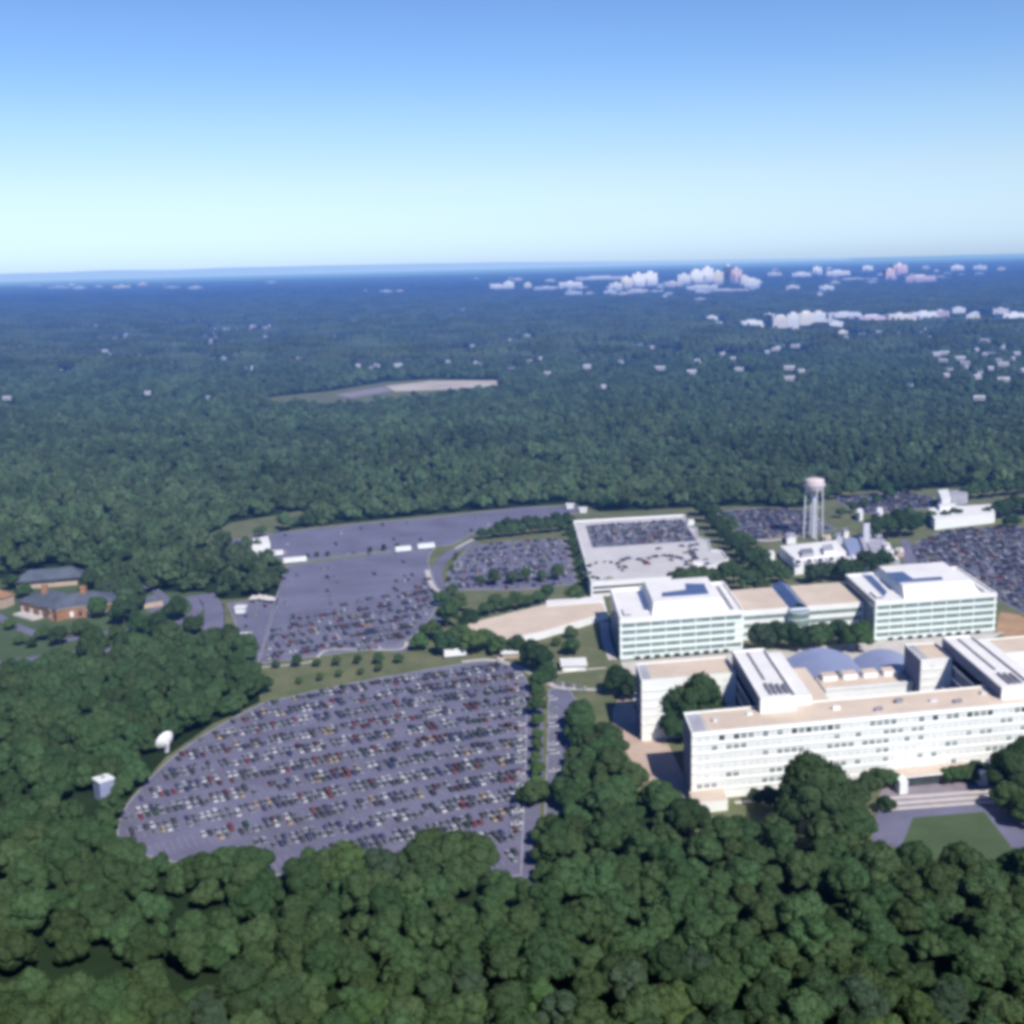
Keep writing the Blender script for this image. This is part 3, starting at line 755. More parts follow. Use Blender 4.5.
# ---- water tower
tx, ty = P(813, 538); wt = thing('water_tower', 'pale water tower with a fat round tank on tall legs behind the utility yard', 'water tower', (tx, ty, 0))
m = MB(); m.lathe([(.1, 36.2), (4.6, 36.5), (6.6, 37.6), (7.3, 39), (7.4, 44.6), (7.0, 45.6), (4, 46.4), (.1, 46.7)], (tx, ty, 0), M['tankpaint'], 24); part('tank', wt, m, smooth=True)
m = MB(); m.tube((tx, ty, 0), (tx, ty, 37), 1.5, 1.3, M['steel'], 12); part('riser_pipe', wt, m)
for k in range(4):
    a = R(90 * k + 4); m = MB(); m.tube((tx + 7.4 * math.cos(a), ty + 7.4 * math.sin(a), 0), (tx + 6.4 * math.cos(a), ty + 6.4 * math.sin(a), 42), .62, .55, M['steel'], 8); part('leg', wt, m)
m = MB()
for z in (12, 24, 36):
    for k in range(4):
        a, b = R(90 * k + 4), R(90 * k + 94); rr = 7.3 - z * .024
        m.tube((tx + rr * math.cos(a), ty + rr * math.sin(a), z), (tx + rr * math.cos(b), ty + rr * math.sin(b), z), .16, .16, M['steel'], 5)
part('brace', wt, m)
m = MB(); m.lathe([(7.2, 41), (8.3, 41), (8.3, 42.2), (8.2, 42.2), (8.2, 41.2), (7.2, 41.2)], (tx, ty, 0), M['steel'], 24); part('walkway', wt, m)

# ---- utility yard
def pxbox(mb, pts, z0, z1, side, top): mb.prism(poly(pts, z1), z0, z1, M[side], M[top])
def util(name, label, cat, boxes):
    x, y = P(*boxes[0][0][0]); o = thing(name, label, cat, (x, y, 0))
    for nm, pts, z0, z1, s_, t_ in [(b[5] if len(b) > 5 else 'wall', b[0], b[1], b[2], b[3], b[4]) for b in boxes]:
        mb = MB(); pxbox(mb, pts, z0, z1, s_, t_); part(nm, o, mb)
    return o
util('power_plant', 'pale flat roofed power plant hall at the foot of the water tower', 'plant building', [
    ([(780, 546), (836, 540), (846, 552), (796, 560)], 0, 8, 'white', 'whiteroof'),
    ([(800, 549), (812, 548), (814, 553), (802, 554)], 8.01, 10.5, 'greyroof', 'louvre', 'roof_vent'),
    ([(822, 545), (832, 544), (834, 550), (824, 551)], 8.01, 11, 'white', 'greyroof', 'roof_vent')])
for i in range(5):
    x0 = 793 + i * 11
    util('cooling_tower', f'{["far left", "second", "middle", "fourth", "far right"][i]} white cooling tower box in the row before the plant hall', 'cooling tower', [
        ([(x0, 560 - i), (x0 + 9, 559 - i), (x0 + 11, 564 - i), (x0 + 2, 565 - i)], 0, 7, 'white', 'whiteroof', 'casing'),
        ([(x0 + 3, 560.5 - i), (x0 + 7, 560 - i), (x0 + 8, 563 - i), (x0 + 4, 563.5 - i)], 7.01, 8.4, 'steel', 'dark', 'fan_stack')])
YARD = [(790, 533, 9, 5, 5, 'white', 'greyroof', 'pale box left of the tower foot'), (826, 535, 8, 4, 4, 'tan', 'tanroof', 'tan box right of the tower foot'), (838, 533, 6, 5, 5, 'steel', 'vault', 'blue grey box near the tower foot'),
        (852, 556, 10, 5, 4, 'white', 'whiteroof', 'white box before the blue grey shed'), (864, 560, 8, 5, 5, 'white', 'greyroof', 'grey topped box before the wide shed'), (878, 534, 7, 5, 6, 'steel', 'greyroof', 'grey box behind the wide shed'),
        (886, 543, 6, 4, 8, 'white', 'whiteroof', 'tall white box on the wide shed side'), (770, 551, 7, 4, 4, 'white', 'whiteroof', 'small white box left of the plant hall'), (845, 528, 5, 4, 5, 'white', 'louvre', 'dark topped box behind the shed'), (899, 548, 7, 4, 4, 'tan', 'whiteroof', 'tan walled box at the yard end')]
for px, py, ww, dd_, hh, sd_, tp_, lb in YARD:
    util('utility_box', lb, 'utility building', [([(px - ww / 2, py), (px + ww / 2, py - .6), (px + ww / 2 + 1.5, py + dd_ - .6), (px - ww / 2 + 1.5, py + dd_)], 0, hh, sd_, tp_),
        ([(px - 1.5, py + 1), (px + 1, py + .8), (px + 1.6, py + 2.4), (px - .9, py + 2.6)], hh + .01, hh + 1.3, 'steel', 'louvre', 'roof_vent')])
util('shed', 'long blue grey metal shed right of the water tower', 'shed', [([(843, 540), (858, 535), (864, 548), (850, 553)], 0, 7, 'vault', 'vault'), ([(858, 533), (860, 533), (868, 548), (864, 549)], 0, 9, 'greyroof', 'greyroof', 'annexe')])
util('shed', 'wide pale grey shed at the right end of the utility yard', 'shed', [([(866, 540), (882, 537), (894, 550), (874, 555)], 0, 6, 'white', 'greyroof'), ([(872, 552), (896, 556), (900, 560), (880, 557)], 0, 4, 'white', 'whiteroof', 'annexe')])
util('chimney_stack', 'tall grey chimney block in the utility yard', 'chimney', [([(863, 520), (869, 520), (870, 523), (864, 523)], 0, 20, 'steel', 'dark', 'stack'), ([(862, 534), (871, 533), (872, 537), (863, 538)], 0, 6, 'louvre', 'greyroof', 'base')])
util('storage_tank', 'left small white storage tank beyond the utility yard', 'tank', [([(857, 509), (860, 508), (863, 509), (863, 512), (860, 513), (857, 512)], 0, 7, 'white', 'white', 'tank'), ([(856, 513), (864, 513), (864, 515), (856, 515)], 0, 1, 'kerb', 'kerb', 'base')])
util('storage_tank', 'right small white storage tank beyond the utility yard', 'tank', [([(877, 508), (880, 507), (883, 508), (883, 512), (880, 513), (877, 512)], 0, 7, 'white', 'white', 'tank'), ([(876, 513), (884, 513), (884, 515), (876, 515)], 0, 1, 'kerb', 'kerb', 'base')])
util('warehouse', 'long low white warehouse at the wood edge on the right', 'warehouse', [([(928, 508), (992, 504), (995, 513), (935, 520)], 0, 8, 'white', 'whiteroof'), ([(938, 504), (955, 503), (956, 506), (940, 507)], 0, 11, 'white', 'whiteroof', 'annexe')])
util('gabled_hall', 'small white hall with grey roof behind the long low warehouse', 'hall', [([(938, 490), (948, 489), (951, 498), (942, 500)], 0, 11, 'white', 'white'), ([(949, 491), (966, 489), (968, 494), (952, 498)], 0, 8, 'greyroof', 'greyroof', 'annexe')])
util('guard_house', 'white guard building standing on the far left parking strip', 'building', [([(250, 539), (268, 536), (270, 543), (252, 546)], 0, 8, 'white', 'whiteroof'), ([(255, 538), (260, 537.5), (261, 539.5), (256, 540)], 8.01, 9.5, 'white', 'greyroof', 'roof_vent')])
for px, py, lb in ((570, 508, 'small white shed at the far right end of the far lot'), (583, 512, 'grey shed left of the parking garage corner'), (245, 640, 'white kiosk at the left edge of the half empty lot'), (439, 604, 'white kiosk beside the curved road'), (241, 612, 'pale booth on the small side lot'), (760, 575, 'small grey utility cabin among the avenue trees')):
    x, y = P(px, py); o = thing('kiosk', lb, 'kiosk', (x, y, 0)); mb = MB(); mb.xbox(x - 3, x + 3, y - 3, y + 3, 0, 3.2, M['white']); part('wall', o, mb); mb = MB(); mb.xbox(x - 3.6, x + 3.6, y - 3.6, y + 3.6, 3.2, 3.7, M['whiteroof']); part('roof', o, mb)
for i, (px, py) in enumerate(((254, 602), (260, 601), (266, 602), (271, 603))):
    x, y = P(px, py); o = thing('market_tent', ['leftmost', 'second', 'third', 'rightmost'][i] + ' cream canopy in the row by the side lot', 'canopy', (x, y, 0), 'cream canopies by the side lot')
    mb = MB(); mb.frustum([(x - 3, y - 3), (x + 3, y - 3), (x + 3, y + 3), (x - 3, y + 3)], [(x - .3, y - .3), (x + .3, y - .3), (x + .3, y + .3), (x - .3, y + .3)], 2.6, 4.6, M['path']); part('roof', o, mb)
    mb = MB()
    for sx in (-2.8, 2.8):
        for sy in (-2.8, 2.8): mb.tube((x + sx, y + sy, 0), (x + sx, y + sy, 2.6), .1, .1, M['steel'], 6)
    part('poles', o, mb)

# ---- brick estate house on the left
hx, hy = P(58, 618)
est = thing('brick_house', 'orange brick building with a large slate hip roof and cream eaves', 'house', (hx, hy, 0))
def hip(mb, x0, x1, y0, y1, z0, z1, m, ang, ox, oy, ov=1.0):
    c, s_ = math.cos(ang), math.sin(ang)
    T = lambda x, y, z: (ox + x * c - y * s_, oy + x * s_ + y * c, z)
    x0 -= ov; x1 += ov; y0 -= ov; y1 += ov; d = min(x1 - x0, y1 - y0) / 2
    if x1 - x0 >= y1 - y0: r0, r1 = (x0 + d, (y0 + y1) / 2), (x1 - d, (y0 + y1) / 2)
    else: r0, r1 = ((x0 + x1) / 2, y0 + d), ((x0 + x1) / 2, y1 - d)
    a, b, cc, dd = T(x0, y0, z0), T(x1, y0, z0), T(x1, y1, z0), T(x0, y1, z0); p, q = T(*r0, z1), T(*r1, z1)
    if x1 - x0 >= y1 - y0: fs = [[a, b, q, p], [b, cc, q], [cc, dd, p, q], [dd, a, p]]
    else: fs = [[a, b, p], [b, cc, q, p], [cc, dd, q], [dd, a, p, q]]
    for f in fs: mb.face(f, m)
    mb.face([dd, cc, b, a], M['tan'])
def rbox(mb, x0, x1, y0, y1, z0, z1, side, ang, ox, oy):
    c, s_ = math.cos(ang), math.sin(ang)
    mb.prism([(ox + x * c - y * s_, oy + x * s_ + y * c) for x, y in ((x0, y0), (x1, y0), (x1, y1), (x0, y1))], z0, z1, side)
WINGS = [(-33, 7, -5, 19, 8.0, 14.5, R(-36)), (-4, 35, -5, 15, 7.9, 13.6, R(18))]
for x0, x1, y0, y1, z0, z1, an in WINGS:
    mb = MB(); rbox(mb, x0, x1, y0, y1, 0, z0 - 1.2, M['brick'], an, hx, hy); wl = part('wall', est, mb)
    mb = MB(); rbox(mb, x0 - .7, x1 + .7, y0 - .7, y1 + .7, z0 - 1.19, z0 - .02, M['tan'], an, hx, hy); part('eaves', wl, mb, sub=True)
    mb = MB(); hip(mb, x0, x1, y0, y1, z0, z1, M['slate'], an, hx, hy, 1.2); part('roof', est, mb)
    for i in range(int((x1 - x0) / 5)):
        mb = MB(); rbox(mb, x0 + 1.5 + i * 5, x0 + 3.6 + i * 5, y0 - .08, y0 + .1, 1.2, 4.6, M['glass'] if i % 2 else M['white'], an, hx, hy); part('window', wl, mb, sub=True)
for dx, dy in ((-12, 14), (14, 10)):
    mb = MB(); mb.xbox(hx + dx - 1.8, hx + dx + 1.8, hy + dy - 1.3, hy + dy + 1.3, 9, 18, M['brick']); part('chimney', est, mb)
mb = MB(); rbox(mb, -30, -8, -13, -4.5, 0, 1.2, M['path'], R(-38), hx, hy); part('terrace', est, mb)
ax_, ay_ = P(52, 585)
ann = thing('outbuilding', 'long outbuilding with a grey pitched roof and white end behind the brick house', 'house', (ax_, ay_, 0))
mb = MB(); rbox(mb, -22, 22, -6, 6, 0, 6, M['tan'], R(14), ax_, ay_); part('wall', ann, mb)
mb = MB(); hip(mb, -22, 22, -8, 8, 6.05, 12, M['slate'], R(14), ax_, ay_, 1); part('roof', ann, mb)
bx_, by_ = P(-4, 606)
ann = thing('outbuilding', 'small orange brick outbuilding at the left edge of the picture', 'house', (bx_, by_, 0))
mb = MB(); rbox(mb, -8, 10, -5, 6, 0, 7, M['tan'], R(-20), bx_, by_); part('wall', ann, mb)
mb = MB(); hip(mb, -8, 10, -5, 6, 7.05, 11, M['brick'], R(-20), bx_, by_, .8); part('roof', ann, mb)
gx_, gy_ = P(152, 606)
ann = thing('garden_house', 'small grey roofed house among trees right of the brick house', 'house', (gx_, gy_, 0))
mb = MB(); rbox(mb, -6, 6, -4, 4, 0, 4, M['tan'], R(30), gx_, gy_); part('wall', ann, mb)
mb = MB(); hip(mb, -6, 6, -4, 4, 4.05, 7, M['slate'], R(30), gx_, gy_, .6); part('roof', ann, mb)

# ---- white satellite dish and white equipment hut in the wood beside the front lot
dx_, dy_ = P(167, 752); DC = Vector((dx_, dy_, 4.9))
dish = thing('satellite_dish', 'large white satellite dish seen from behind at the wood edge by the front lot', 'dish antenna', (dx_, dy_, 0))
ax = Vector((-.74, .55, .38)).normalized(); uu = ax.cross(Vector((0, 0, 1))).normalized(); vv = uu.cross(ax)
mb = MB(); n = 24; prof = [(.3, 0), (1.6, .14), (2.8, .5), (3.9, 1.05), (4.7, 1.7)]
for sgn, off in ((1, 0), (-1, .18)):
    i = len(mb.v)
    for r_, h in prof:
        for k in range(n):
            a = 2 * math.pi * k / n; mb.v.append(tuple(DC + ax * (h * 1.5 - 1.2 + off) + uu * r_ * math.cos(a) + vv * r_ * math.sin(a)))
    for j in range(len(prof) - 1):
        for k in range(n): mb.f.append([i + j * n + k, i + j * n + (k + 1) % n, i + (j + 1) * n + (k + 1) % n, i + (j + 1) * n + k]); mb.m.append(mb.mi(M['white']))
    mb.f.append([i + k for k in range(n)]); mb.m.append(mb.mi(M['white']))
part('reflector', dish, mb, smooth=True)
mb = MB(); mb.tube((dx_, dy_, 0), tuple(DC - ax * 1.3), 1.0, .7, M['steel'], 10); part('pedestal', dish, mb)
mb = MB(); mb.tube(tuple(DC), tuple(DC + ax * 4), .12, .12, M['steel'], 6); mb.tube(tuple(DC + ax * 3.7), tuple(DC + ax * 4.6), .5, .4, M['steel'], 8); part('feed_horn', dish, mb)
sx_, sy_ = P(105, 797)
hut = thing('equipment_hut', 'white roofed square equipment hut among trees at the tip of the front lot', 'hut', (sx_, sy_, 0))
mb = MB(); rbox(mb, -3.1, 3.1, -3.1, 3.1, 0, 7.9, M['vault'], R(44), sx_, sy_); part('wall', hut, mb)  # dark bluish wall colour has the hut's shade painted in
mb = MB(); rbox(mb, -3.4, 3.4, -3.4, 3.4, 7.91, 8.5, M['white'], R(44), sx_, sy_); rbox(mb, -.6, .6, -.6, .6, 8.5, 8.9, M['louvre'], R(44), sx_, sy_); part('roof', hut, mb)
mb = MB(); rbox(mb, -1, 1, -3.2, -3.05, .2, 2.6, M['louvre'], R(44), sx_, sy_); part('door', hut, mb)

# ------------------------------------------------------------------ skyline and far houses
CITY = [  # plate x, base y, width px, height px, wall, wording
    (497, 291, 14, 7, 'w', 'low white block, leftmost of the skyline'), (509, 291, 10, 10, 'w', 'pale stepped tower at the left end of the skyline'), (528, 291, 7, 9, 'c', 'small cream tower between the left skyline blocks'),
    (546, 291, 22, 5, 'w', 'long low pale block left of the long white hall'), (570, 290, 22, 9, 'w', 'white block at the left end of the long white hall'), (600, 282, 46, 6, 'w', 'long low white hall on the left skyline'),
    (574, 295, 16, 4, 'w', 'low white warehouse below the long white hall'), (590, 296, 8, 4, 'c', 'tiny cream block below the long white hall'), (616, 292, 12, 10, 'w', 'white block at the left of the middle skyline group'), (626, 290, 10, 14, 'c', 'cream tower in the middle skyline group'),
    (638, 289, 12, 17, 'w', 'broad white tower, tallest of the middle skyline group'), (650, 288, 13, 17, 'w', 'white slab tower at the right of the middle skyline group'), (636, 294, 20, 5, 'c', 'low cream block in front of the middle skyline group'), (655, 294, 10, 4, 'w', 'low white block right of the middle skyline group'),
    (610, 295, 12, 5, 'w', 'low white shed left of the middle skyline group'), (672, 288, 16, 7, 'c', 'low cream block between the two big skyline groups'), (684, 286, 12, 13, 'w', 'white tower at the left of the main skyline group'), (696, 285, 12, 16, 'w', 'pale tower second in the main skyline group'),
    (707, 284, 11, 18, 'w', 'tall white tower in the main skyline group'), (718, 286, 10, 16, 'c', 'cream tower right of the tall white tower'), (728, 283, 7, 19, 'b', 'dark blue glass tower in the main skyline group'), (736, 285, 10, 18, 'p', 'pink tower beside the dark glass tower'),
    (744, 287, 9, 12, 'c', 'cream block near the right of the main group'), (752, 290, 14, 12, 'w', 'bright white block at the right end of the main skyline group'), (700, 291, 30, 6, 'w', 'long low white block before the main skyline group'), (722, 293, 50, 4, 'c', 'long low cream strip before the main skyline group'),
    (665, 299, 5, 4, 'w', 'tiny white block below the skyline gap'), (700, 302, 10, 4, 'w', 'small white block below the main skyline group'), (773, 278, 14, 6, 'c', 'pale block just right of the main skyline group'), (792, 291, 12, 6, 'c', 'pale block low between the two right groups'),
    (800, 279, 18, 7, 'w', 'white block at the left of the right skyline group'), (816, 276, 9, 10, 'w', 'white tower rising over the right skyline group'), (836, 278, 24, 8, 'w', 'long white block in the right skyline group'), (866, 273, 11, 8, 'w', 'white block at the top of the right skyline group'),
    (852, 282, 46, 4, 'w', 'long thin white block under the right skyline group'), (826, 292, 13, 7, 'w', 'white cube low in the right skyline group'), (889, 282, 10, 14, 'p', 'pink block leaning against the pink tower'), (898, 277, 14, 14, 'p', 'broad pink tower on the right skyline'),
    (918, 284, 28, 9, 'p', 'long mauve block right of the pink tower'), (925, 271, 7, 5, 'c', 'tiny pale block above the long mauve block'), (956, 273, 12, 8, 'w', 'white slab, second from the right on the skyline'), (979, 272, 12, 7, 'w', 'white slab, rightmost on the skyline'), (940, 280, 10, 4, 'c', 'small pale block before the second slab'),
    (751, 327, 20, 7, 'w', 'low white block, leftmost of the nearer town group'), (780, 328, 14, 13, 'c', 'cream apartment block at the left of the nearer town group'), (793, 327, 11, 15, 'w', 'white apartment slab in the nearer town group'), (805, 325, 14, 14, 'c', 'cream apartment block in the middle of the nearer town group'),
    (818, 322, 13, 11, 'w', 'white block at the right of the apartment slabs'), (843, 317, 30, 5, 'w', 'long white strip block right of the apartment slabs'), (870, 323, 26, 8, 'p', 'mauve block in the middle of the nearer town group'), (898, 321, 24, 8, 'c', 'cream block right of the mauve block'), (922, 319, 24, 8, 'w', 'white block right of the cream block'),
    (940, 318, 16, 8, 'p', 'mauve block at the right of the nearer town group'), (958, 313, 12, 6, 'w', 'white hall above the mauve block'), (835, 327, 14, 6, 'w', 'white hall under the long strip block'), (1012, 320, 26, 8, 'w', 'white block at the right edge below the skyline'), (1000, 314, 14, 6, 'c', 'cream block near the right edge below the skyline'),
    (60, 290, 20, 4, 'w', 'pale strip block far left under the horizon'), (80, 291, 10, 5, 'w', 'second pale block far left under the horizon'), (122, 290, 16, 5, 'c', 'cream block far left under the horizon'), (172, 290, 13, 4, 'w', 'white block on the left under the ridge'), (196, 291, 12, 5, 'c', 'pale block right of the white block under the ridge'),
    (386, 294, 12, 4, 'w', 'white block in the middle left under the horizon'), (400, 294, 8, 4, 'c', 'cream block in the middle left under the horizon'), (366, 293, 5, 3, 'w', 'tiny white block in the middle left under the horizon')]
cr = random.Random(5); extra = []
for cx, cy, sx, sy, n in ((600, 288, 70, 4, 16), (730, 286, 50, 5, 14), (850, 280, 70, 5, 16), (960, 277, 40, 4, 8), (870, 322, 80, 5, 14), (1000, 318, 20, 4, 5), (120, 289, 60, 2, 7)):
    for _ in range(n): extra.append((cr.gauss(cx, sx), cr.gauss(cy, sy), cr.uniform(4, 11), cr.uniform(2.5, 5.5), cr.choice('wwcccp')))
extra = sorted(e_ for e_ in extra if 5 < e_[0] < 1020 and e_[1] > 272 - (e_[0] - 512) * .026)
TENS = ['', '', 'twenty', 'thirty', 'forty', 'fifty', 'sixty', 'seventy', 'eighty', 'ninety']
def nth(i):
    if i < 20: return ORD[i]
    t, u = divmod(i + 1, 10)
    return (TENS[t][:-1] + 'ieth') if u == 0 else TENS[t] + '-' + ORD[u - 1]
for i, (px, py, wp, hp, c) in enumerate(extra):
    CITY.append((px, py, wp, hp, c, f'{nth(i)} small low block from the left among those scattered about the skyline towns'))
openings = []
for px, py, wp, hp, c, lb in CITY:
    x, y = P(px, py); s_ = y / (F * .97); ww, hh = wp * s_, hp * s_ * .82; dd = ww * .5 if ww < 250 else 90
    rz = random.uniform(-.25, .25); nm = 'office_tower' if hp > 11 else 'office_block'
    wm = {'w': 'citywall', 'c': 'citywall2', 'b': 'cityglass', 'p': 'citypink'}[c]
    o = thing(nm, lb, 'building', (x, y, 0), 'small low blocks scattered about the skyline towns' if 'small low block from' in lb else None); o.rotation_euler.z = rz
    mb = MB(); mb.xbox(-ww / 2, ww / 2, -dd / 2, dd / 2, 0, hh, M[wm], M['whiteroof'])
    if ww > 60: mb.xbox(-ww / 2 + ww * random.uniform(.1, .5), ww / 2, -dd / 2 - 20, -dd / 2 + .5, 0, hh * random.uniform(.45, .8), M[wm], M['whiteroof'])
    q = bpy.data.objects.new('wall', mb.mesh('wall')); C.objects.link(q); q.parent = o
    mb = MB(); k = random.uniform(.2, .5); mb.xbox(-ww * k / 2, ww * k / 2, -dd * .25, dd * .25, hh + .01, hh * 1.12 + 2, M['whiteroof'])
    q = bpy.data.objects.new('penthouse', mb.mesh('penthouse')); C.objects.link(q); q.parent = o
    openings.append((x, y, ww / 2 + 20, 40, 260 if py > 300 else 500))
HOUSES = [(87, 341), (97, 353), (108, 358), (148, 397), (186, 320), (188, 341), (187, 334), (197, 350), (210, 345), (220, 347), (226, 332), (236, 331), (250, 331), (257, 333), (265, 330), (272, 331), (205, 338), (170, 352), (140, 360), (120, 344), (60, 372), (8, 402), (30, 350),
          (306, 341), (336, 338), (398, 328), (352, 323), (358, 369), (370, 370), (377, 369), (398, 369), (448, 365), (427, 330), (470, 340), (520, 352), (560, 330), (600, 345), (640, 335), (697, 365), (733, 362), (680, 348), (690, 352), (660, 372),
          (946, 379), (949, 372), (943, 364), (976, 381), (976, 353), (984, 346), (1002, 351), (960, 362), (1012, 362), (915, 349), (930, 340), (830, 341), (846, 340), (862, 336), (879, 335), (1003, 384), (990, 372), (812, 352), (300, 362), (250, 372), (210, 402)]
hr = random.Random(21)
for cx, cy, sx, sy, n in ((150, 340, 70, 14, 22), (240, 328, 30, 6, 12), (330, 335, 60, 12, 10), (980, 362, 28, 16, 16), (900, 338, 50, 8, 12), (700, 350, 70, 14, 12), (480, 345, 70, 14, 10), (60, 330, 40, 10, 8), (600, 372, 90, 12, 7), (850, 372, 70, 14, 8)):
    for _ in range(n): HOUSES.append((round(min(1022, max(3, hr.gauss(cx, sx))), 1), round(max(312, hr.gauss(cy, sy)), 1)))
hm = {}
def house_parts(v):
    if v in hm: return hm[v]
    wd, dp, ht, rf = [(22, 12, 7, 'slate'), (28, 14, 8, 'greyroof'), (34, 16, 9, 'greyroof'), (18, 14, 8, 'greyroof')][v]
    a = MB(); a.xbox(-wd / 2, wd / 2, -dp / 2, dp / 2, 0, ht, M['housewall'])
    b = MB(); e = .8
    p = [(-wd / 2 - e, -dp / 2 - e, ht), (wd / 2 + e, -dp / 2 - e, ht), (wd / 2 + e, dp / 2 + e, ht), (-wd / 2 - e, dp / 2 + e, ht), (-wd / 2 - e, 0, ht + dp * .4), (wd / 2 + e, 0, ht + dp * .4)]
    for f in ((0, 1, 5, 4), (2, 3, 4, 5)): b.face([p[k] for k in f], M[rf])
    for f in ((1, 2, 5), (3, 0, 4)): b.face([p[k] for k in f], M['housewall'])
    hm[v] = (a.mesh('wall'), b.mesh('roof')); return hm[v]
def area_word(px, py):
    h = 'in the far woods at the far left' if px < 130 else 'in the far woods left of the middle' if px < 300 else 'in the far woods above the sandy clearing' if px < 500 else 'in the far woods in the middle' if px < 780 else 'in the far woods right of the middle' if px < 900 else 'in the far woods near the right edge'
    return h
hcount = {}
for i, (px, py) in enumerate(HOUSES):
    x, y = P(px, py); v = i % 4; rw = ['dark', 'grey', 'grey', 'grey'][v]; aw = area_word(px, py)
    sz = ['small', 'long', 'big', 'square'][v]; lb = f'{sz} {rw} roofed pale house {aw}'; hcount.setdefault(lb, []).append((px, i, x, y, v))
for lb, L_ in hcount.items():
    L_.sort()
    for j, (px, i, x, y, v) in enumerate(L_):
        o = thing('house', lb if len(L_) == 1 else f'{ORD[j]} {lb}, from left', 'house', (x, y, 3), 'houses scattered in the far woods'); o.rotation_euler.z = random.uniform(-.9, .9)
        a, b = house_parts(v)
        for nm, me in (('wall', a), ('roof', b)):
            q = bpy.data.objects.new(nm, me); C.objects.link(q); q.parent = o
        s_ = .46 + .2 * (y / 4000); o.scale = (s_, s_, s_); openings.append((x, y, 13, 14, 12 * y / 210))

# ------------------------------------------------------------------ trees
def ico(sub):
    import bmesh
    bm = bmesh.new(); bmesh.ops.create_icosphere(bm, subdivisions=sub, radius=1.0)
    v = np.array([q.co[:] for q in bm.verts]); f = [[q.index for q in p.verts] for p in bm.faces]; bm.free(); return v, f
ICO1, ICO2 = ico(1), ico(2)
def crown_mesh(name, seed, nl, sub, leaves, leaf_size, tall=1.0, leafmat='mid', shape='round'):
    """unit crown: radius about 1, base at z=0, height about 1.7*tall; lobes with ragged surfaces plus many leaf faces"""
    r = np.random.default_rng(seed); V = []; Fc = []; n = 0; IV, IF = ICO2 if sub == 2 else ICO1
    lobes = []
    for i in range(nl):
        for _ in range(30):
            d = r.normal(size=3); d /= np.linalg.norm(d); d[2] = abs(d[2]) * 1.1 - .35
            rad = r.uniform(.45, .78)
            c = np.array([d[0] * rad, d[1] * rad, (.85 + d[2] * rad) * tall])
            if shape == 'cone': k = 1 - (c[2] / (1.7 * tall)) * .85; c[0] *= k * 1.1; c[1] *= k * 1.1
            lr = r.uniform(.24, .40) * (1 if shape == 'round' else .8)
            if all(np.linalg.norm(c - q[0]) > .62 * max(lr, q[1]) for q in lobes): break
        lobes.append((c, lr))
    lobes.append((np.array([0, 0, .8 * tall]), .5))
    for li, (c, lr) in enumerate(lobes):
        off = r.uniform(0, 50, 3)
        k = np.array([1 + .24 * mnoise.noise(Vector(tuple(v * 1.9 + off))) + .11 * mnoise.noise(Vector(tuple(v * 4.5 + off))) for v in IV])
        vv = IV * k[:, None] * lr * np.array([1, 1, .86]) + c
        V += [tuple(q) for q in vv]; Fc += [[i + n for i in f] for f in IF]; n += len(vv)
    tot = sum(l[1] ** 2 for l in lobes[:-1])
    for c, lr in lobes[:-1]:
        for _ in range(int(leaves * lr ** 2 / tot)):
            d = r.normal(size=3); d /= np.linalg.norm(d)
            if d[2] < -.5: d[2] *= -1
            p = c + d * lr * r.uniform(.92, 1.14) * np.array([1, 1, .9])
            nrm = d + r.normal(size=3) * .7; nrm /= np.linalg.norm(nrm)
            t = np.cross(nrm, r.normal(size=3)); t /= np.linalg.norm(t); b = np.cross(nrm, t); s_ = leaf_size * r.uniform(.6, 1.3)
            V += [tuple(p - t * s_), tuple(p + b * s_ * .7), tuple(p + t * s_), tuple(p - b * s_ * .7)]; Fc.append([n, n + 1, n + 2, n + 3]); n += 4
    me = bpy.data.meshes.new(name); me.from_pydata(V, [], Fc); me.materials.append(LEAF[leafmat]); me.update(); return me
def trunk_mesh(name, seed):
    r = random.Random(seed); mb = MB(); p = Vector((0, 0, 0)); top = Vector((r.uniform(-.05, .05), r.uniform(-.05, .05), .55))
    mb.tube(p, top, .06, .04, M['bark'], 7)
    for k in range(5):
        a = k * 1.26 + r.random(); mb.tube(top * r.uniform(.7, 1), Vector((math.cos(a) * .4, math.sin(a) * .4, r.uniform(.9, 1.2))), .03, .012, M['bark'], 5)
    return mb.mesh(name)
NV = 9
CROWNS = [crown_mesh('crown', 100 + i, random.randint(17, 24), 2, 2600, .055, random.choice([.95, 1.05, 1.15])) for i in range(NV)]
CONES = [crown_mesh('crown', 300 + i, 18, 2, 1800, .05, 1.5, 'dark', 'cone') for i in range(3)]
TRUNKS = [trunk_mesh('trunk', i) for i in range(3)]
def tree(x, y, rad, tint, label, group=None, name='broadleaf_tree', variant=None, trunk_h=None, hs=1.0, meshes=None):
    meshes = meshes or CROWNS
    v = variant if variant is not None else random.randrange(len(meshes))
    if rad < 5 and name == 'broadleaf_tree': name = 'shrub'  # small-crowned trees go under the shrub name along with real bushes
    t = thing(name, label, 'shrub' if name == 'shrub' else 'tree', (x, y, 0), group); t.rotation_euler.z = random.uniform(0, 6.28)
    c = bpy.data.objects.new('crown', meshes[v % len(meshes)]); C.objects.link(c); c.parent = t
    th = trunk_h if trunk_h is not None else rad * .45
    c.location = (0, 0, th - rad * .15); c.scale = (rad, rad, rad * hs)
    c.material_slots[0].link = 'OBJECT'; c.material_slots[0].material = LEAF[tint]
    k = bpy.data.objects.new('trunk', TRUNKS[v % 3]); C.objects.link(k); k.parent = t; k.scale = (rad, rad, rad + th * .6)
    return t
